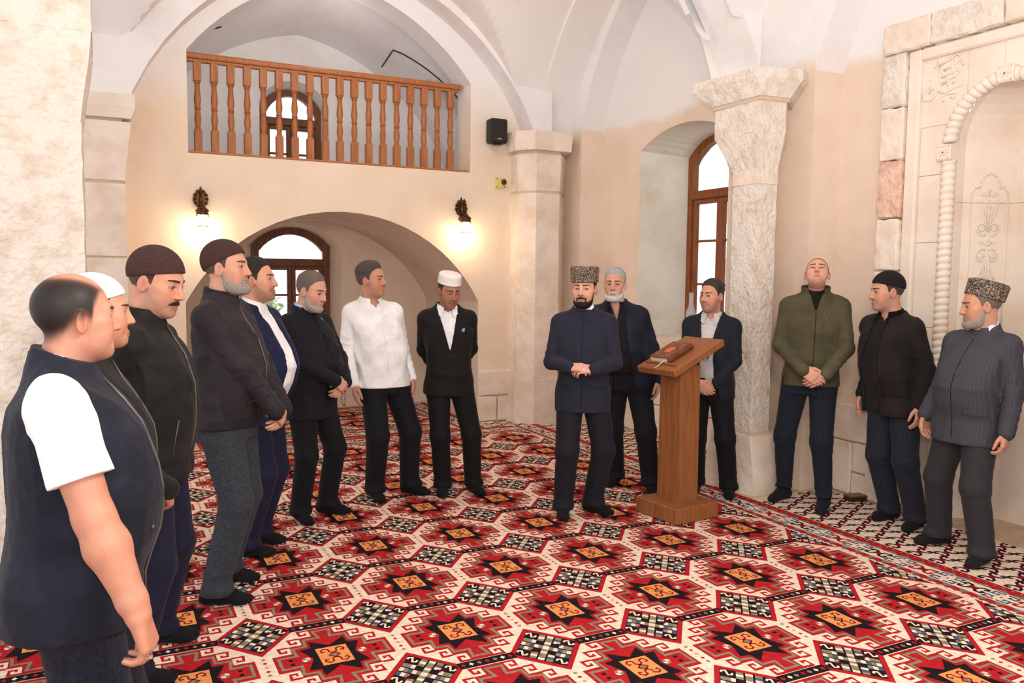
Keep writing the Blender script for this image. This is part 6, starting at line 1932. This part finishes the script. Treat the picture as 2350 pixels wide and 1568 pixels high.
make_person(dict(label='man in white round cap and black suit looking down', pos=(2.41, 5.80), himg=(-0.08, 0), limg=(-0.02, 0), neckdrop=0.025, headfwd=0.035, H=1.69, body=6, head=24, pitch=-15, fat=0.15, belly=0.1, feet=[(2.24, 5.66, -1), (2.55, 5.59, 25)], skin=(168, 116, 90), hair='under', hairc=(60, 52, 50), stubble=0.3, stache=0.004, stachec=(120, 108, 100), face=dict(open=0.0035, wide=0.96),
    gaze=(0, -0.3), hat=('drum', mat('white_cap', (238, 232, 224), 0.9, wave=('Z', 160, 0.3, (206, 196, 184), 0.5)), 0.060, 0.132, 0.083, 0.103, 0.97, 'round_cap'), rarm=behind(1), larm=behind(-1), trousers=dict(m=BW((26, 24, 25), 'suit'), knee=0.076, cuff=0.068),
    tops=[dict(name='shirt', m=white, off=0.008, hem=1.0, sleeve=0, neck=1.50, vee=(1.44, 0.035, 1.53), collar=dict(rx=0.068, ry=0.066, top=0.035, bot=-0.02, point=0.045, flare=0.012, gap=0.35), parts=[('button', 0.0, 1.38-0.08*k, 0.0045, white) for k in range(3)]),
          dict(name='jacket', m=blk_, off=0.026, hem=0.80, neck=1.505, vee=(1.15, 0.088, 1.52), flare=0.018, seed=21, parts=[('patch', 'lapel', lapel(1, 1.15, 0.088, 1.50), 0.003, 0.004), ('patch', 'lapel', lapel(-1, 1.15, 0.088, 1.50), 0.003, 0.004), ('button', 0.0, 1.12), ('button', 0.0, 1.01), ('patch', 'pocket_flap', flap(0.105, 1.0, 0.06, 0.04), 0.001, 0.004), ('patch', 'pocket_flap', flap(-0.105, 1.0, 0.06, 0.04), 0.001, 0.004), ('patch', 'pocket_square', [(-0.125, 1.335), (-0.10, 1.325), (-0.092, 1.305), (-0.118, 1.30)], 0.003, 0.003, BW((120, 150, 170), 'cotton'))])]))
spk = BW((42, 44, 57), 'suit')
make_person(dict(label='man in curly karakul hat and slate stand-collar suit speaking beside the lectern', pos=(2.99, 4.93), extras=[('watch', -1), ('ring', 1, 2)], H=1.70, body=-4, head=-13, pitch=0, fat=0.22, belly=0.25, hs=1.02, feet=[(2.78, 4.77, 3), (3.17, 4.75, 56)], skin=(214, 162, 138), hair='under', hairc=(26, 22, 22), hvox=0.0026,
    beard=dict(t=0.005, chin=0.008), beardc=(30, 25, 24), gaze=(-0.35, 0.02), hat=('drum', fur, 0.048, 0.150, 0.090, 0.107, 1.06, 'karakul_hat', 0.0035, -0.03, -0.012, 0.004, 0.012),
    rarm=dict(wrist=(0.085, 0.26, 1.105), pole=(0.7, -0.8, -0.5), d=(-0.95, 0.15, 0.03), n=(-0.1, -0.5, -0.85), curl=[0.3, 0.45, 0.5, 0.55], thumb=0.5), larm=dict(wrist=(-0.095, 0.265, 1.095), pole=(-0.7, -0.8, -0.5), d=(0.95, 0.12, 0.02), n=(0.15, -0.6, -0.8), curl=[0.55, 0.6, 0.65, 0.7], thumb=0.4),
    trousers=dict(m=BW((31, 31, 40), 'suit'), knee=0.082, cuff=0.072, wr=0.005),
    tops=[dict(name='shirt', m=BW((226, 232, 246), 'cotton'), off=0.004, hem=1.0, sleeve=0, neck=1.53, collar=dict(rx=0.074, ry=0.072, top=0.044, bot=-0.02, gap=0.30, slope=0.046)),
          dict(name='jacket', m=spk, off=0.026, hem=0.765, neck=1.51, flare=0.012, seed=8, amp=0.003, cuffs=BW((214, 224, 244), 'cotton'), collar=dict(rx=0.080, ry=0.078, top=0.034, bot=-0.03, flare=0.012, gap=0.26, slope=0.044),
               parts=[('line', [(0.0, 1.45-0.065*k) for k in range(11)], 0.0022, BW((26, 28, 40), 'suit'), 'placket_edge'), ('patch', 'pocket_flap', flap(0.115, 0.985, 0.06, 0.035), 0.001, 0.004), ('patch', 'pocket_flap', flap(-0.115, 0.985, 0.06, 0.035), 0.001, 0.004)])]))
nv2 = BW((32, 35, 50), 'shell')
make_person(dict(label='white-bearded grey-haired man in open navy jacket behind the lectern', pos=(3.72, 5.40), himg=(-0.06, 0), limg=(-0.10, 0), H=1.73, body=-6, head=-8, pitch=0, fat=0.7, belly=0.6, hs=1.02, feet=[(3.56, 5.42, -18), (3.74, 5.06, 5)], skin=(204, 152, 126), hair='full', hairt=0.008, hairc=(176, 174, 172), hvox=0.0028,
    beard=dict(t=0.006, chin=0.014, full=0.012), beardc=(214, 210, 206), browc=(60, 52, 50), rarm=hang(1, 0.25), larm=hang(-1, 0.245, 0.03, 0.89, 0.45), gaze=(-0.15, 0), trousers=dict(m=BW((27, 27, 35), 'suit'), knee=0.082, cuff=0.072, top=1.0),
    tops=[dict(name='polo_shirt', m=BW((32, 29, 30), 'cotton'), off=0.014, hem=0.95, sleeve=0, neck=1.50, vee=(1.34, 0.045, 1.52), seed=31, collar=dict(rx=0.072, ry=0.07, top=0.03, bot=-0.02, point=0.045, flare=0.018, gap=0.5), parts=[('line', [(0.045, 1.50), (0.022, 1.42), (0.004, 1.34), (0.004, 1.28)], 0.003, zipm, 'zip'), ('line', [(-0.045, 1.50), (-0.022, 1.42), (-0.002, 1.35)], 0.003, zipm, 'zip')]),
          dict(name='jacket', m=nv2, off=0.034, hem=0.80, neck=1.50, seed=12, open=[(0.7, -0.075, 0.10), (1.0, -0.07, 0.10), (1.3, -0.07, 0.085), (1.45, -0.085, 0.085), (1.55, -0.07, 0.07)], hollow=0.024, radii=(0.074, 0.064, 0.050), collar=dict(rx=0.090, ry=0.084, top=0.035, bot=-0.03, flare=0.024, gap=0.75, t=0.006))]))
make_person(dict(label='man in dark blazer over a small-checked shirt beside the pillar', pos=(4.19, 5.02), himg=(-0.04, 0), H=1.645, body=-12, head=-36, pitch=0, fat=0.35, belly=0.3, feet=[(4.06, 4.98, -5), (4.20, 4.73, 1)], skin=(204, 150, 126), hair='full', hairt=0.011, hairc=(62, 55, 52), stubble=0.55, beardc=(110, 98, 90), gaze=(-0.2, 0),
    rarm=clasp_r(0.06, 0.235, 0.955), larm=clasp_l(-0.09, 0.205, 0.945), trousers=dict(m=BW((21, 21, 25), 'suit'), knee=0.080, cuff=0.070, belt=True, top=0.985),
    tops=[dict(name='checked_shirt', m=weave('small_check', (234, 230, 226), (150, 142, 146), 130, 130, 0.33), off=0.014, hem=0.93, sleeve=0, neck=1.50, vee=(1.43, 0.035, 1.53), collar=dict(rx=0.07, ry=0.068, top=0.035, bot=-0.02, point=0.045, flare=0.012, gap=0.35), parts=[('button', 0.0, 1.38-0.09*k, 0.0045, white) for k in range(5)]),
          dict(name='blazer', m=BW((34, 36, 45), 'suit'), off=0.030, hem=0.80, neck=1.505, seed=22, open=[(0.7, -0.14, 0.11), (0.85, -0.10, 0.085), (1.0, -0.06, 0.055), (1.15, -0.055, 0.05), (1.35, -0.075, 0.07), (1.5, -0.085, 0.085)], hollow=0.022, parts=[('patch', 'lapel', lapel(1, 1.10, 0.088, 1.50), 0.003, 0.004), ('patch', 'lapel', lapel(-1, 1.10, 0.088, 1.50), 0.003, 0.004), ('patch', 'pocket_flap', flap(-0.12, 0.99, 0.055, 0.04), 0.001, 0.004)])]))
olive = BW((88, 82, 60), 'cotton')
make_person(dict(label='man in olive green jacket looking up, hands clasped', pos=(4.60, 4.46), himg=(0.03, 0), limg=(0.02, 0), H=1.85, body=4, head=-2, pitch=32, fat=0.0, belly=0.1, feet=[(4.43, 4.57, -34), (4.51, 4.15, -10)], skin=(218, 164, 142), shaved=0.75, hairc=(58, 48, 46), stubble=0.40, beardc=(92, 72, 64), gaze=(0, 0.35), hs=0.98,
    rarm=clasp_r(0.07, 0.25, 0.985), larm=clasp_l(-0.085, 0.22, 0.96), trousers=dict(m=BW((31, 35, 47), 'denim'), knee=0.072, cuff=0.052, wr=0.006, hem=0.10), sock=BW((30, 28, 38), 'knit'),
    tops=[dict(name='undershirt', m=BW((28, 25, 26), 'cotton'), off=0.006, hem=1.0, sleeve=0, neck=1.515, collar=dict(rx=0.068, ry=0.066, top=0.03, bot=-0.02, gap=0.4)),
          dict(name='jacket', m=olive, off=0.028, hem=0.855, neck=1.50, seed=19, amp=0.0045, vee=(1.36, 0.05, 1.52), radii=(0.072, 0.062, 0.048), cuffs=BW((122, 112, 86), 'cotton'), collar=dict(rx=0.078, ry=0.074, top=0.055, bot=-0.02, flare=0.014, topflare=0.018, gap=0.6, t=0.006),
               parts=[('line', [(0.0, 1.36-0.05*k) for k in range(10)], 0.0035, BW((52, 50, 36), 'cotton'), 'zip'), ('line', [(-0.055, 1.36), (-0.075, 1.30), (-0.085, 1.25)], 0.003, BW((120, 112, 90), 'cotton'), 'chest_zip'), ('patch', 'hem_band', [(-0.24, 0.89), (0.24, 0.89), (0.24, 0.855), (-0.24, 0.855)], 0.0, 0.003)])]))
dkj = BW((37, 32, 32), 'cotton')
make_person(dict(label='man in black cap and dark unbuttoned jacket with blue lining', pos=(4.88, 3.82), himg=(-0.06, 0), limg=(-0.06, 0), extras=[('ring', -1, 2), ('ring', -1, 3)], H=1.705, body=-40, head=-64, pitch=-3, fat=0.7, belly=0.5, hs=1.02, feet=[(4.75, 3.91, -40), (4.72, 3.63, -26)], skin=(200, 148, 124), hair='under', hairc=(48, 44, 44), stubble=0.5, beardc=(130, 120, 114), hat=('skull', mat('black_cap', (24, 22, 24), 0.95, bump=0.5, bscale=300), 0.066, 0.016, 0.007, 0.004),
    rarm=hang(1, 0.25, 0.03), larm=hang(-1, 0.265, 0.06, 0.885, 0.4), trousers=dict(m=BW((38, 41, 52), 'denim'), knee=0.084, cuff=0.070, wr=0.005),
    tops=[dict(name='inner_jacket', m=BW((34, 29, 29), 'cotton'), off=0.014, hem=0.80, sleeve=0, neck=1.51, seed=41, vee=(1.42, 0.04, 1.53), collar=dict(rx=0.072, ry=0.07, top=0.03, bot=-0.02, point=0.04, flare=0.016, gap=0.5)),
          dict(name='jacket', m=dkj, off=0.034, hem=0.785, neck=1.505, seed=27, flare=0.02, amp=0.005, open=[(0.7, -0.02, 0.16), (1.0, -0.02, 0.14), (1.3, -0.03, 0.07), (1.45, -0.06, 0.06), (1.55, -0.06, 0.06)], hollow=0.024, radii=(0.076, 0.066, 0.054), samp=0.006, collar=dict(rx=0.086, ry=0.082, top=0.034, bot=-0.03, point=0.04, flare=0.024, gap=0.5, t=0.006),
               parts=[('patch', 'pocket', [(-0.20, 1.06), (-0.07, 1.06), (-0.07, 0.93), (-0.20, 0.93)], 0.002, 0.005), ('patch', 'pocket_flap', flap(-0.135, 1.07, 0.07, 0.04), 0.008, 0.004), ('line', [(-0.05, 1.44-0.06*k) for k in range(10)], 0.003, BW((24, 20, 20), 'cotton'), 'placket_edge')])]))
pin = weave('pinstripe', (54, 54, 63), (66, 65, 75), 60, 0, 0.18)
make_person(dict(label='man in curly karakul hat and grey pinstripe suit at the right edge', pos=(4.70, 3.24), himg=(0.04, 0), limg=(0.05, 0), H=1.63, body=-34, head=-72, pitch=-6, fat=0.85, belly=0.65, hs=1.04, feet=[(4.59, 3.46, -59), (4.47, 3.00, -26)], skin=(202, 148, 122), hair='under', hairc=(120, 110, 102), beard=dict(t=0.005, chin=0.008), beardc=(160, 150, 142), browc=(90, 80, 74), hvox=0.0026,
    hat=('drum', fur, 0.048, 0.142, 0.090, 0.107, 1.05, 'karakul_hat', 0.0035, 0.36, -0.006, 0.004, 0.010), rarm=hang(1, 0.27, 0.05, 0.90, 0.5), larm=hang(-1, 0.285, 0.05, 0.87, 0.6), trousers=dict(m=BW((56, 54, 58), 'suit'), knee=0.086, cuff=0.075, wr=0.005), sock=BW((34, 31, 34), 'knit'),
    tops=[dict(name='shirt', m=BW((206, 216, 236), 'cotton'), off=0.004, hem=1.0, sleeve=0, neck=1.53, collar=dict(rx=0.074, ry=0.072, top=0.044, bot=-0.02, gap=0.2)),
          dict(name='jacket', m=pin, off=0.028, hem=0.755, neck=1.51, flare=0.014, seed=33, amp=0.0035, radii=(0.076, 0.068, 0.056), collar=dict(rx=0.082, ry=0.080, top=0.034, bot=-0.03, flare=0.012, gap=0.26),
               parts=[('line', [(0.0, 1.45-0.065*k) for k in range(11)], 0.0022, BW((34, 34, 42), 'suit'), 'placket_edge'), ('button', 0.0, 1.44, 0.007, zipm), ('patch', 'pocket_flap', flap(-0.13, 0.985, 0.06, 0.035), 0.001, 0.004)])]))

make_person(dict(label='man just outside the right edge, only a dark sock tip showing', pos=(4.86, 2.62), H=1.72, body=-84, head=-84, feet=[(4.545, 2.72, -80), (4.60, 2.50, -70)], himg=(0.14, 0), limg=(0.06, 0), skin=(204, 150, 126), hair='full', hairc=(60, 54, 52), hvox=0.004, voxel=0.012, handvox=0.006,
    rarm=hang(1), larm=hang(-1), trousers=dict(m=BW((30, 30, 36), 'suit')), tops=[dict(name='jacket', m=BW((34, 34, 42), 'suit'), hem=0.8, neck=1.51, collar=dict(rx=0.078, ry=0.076))]))
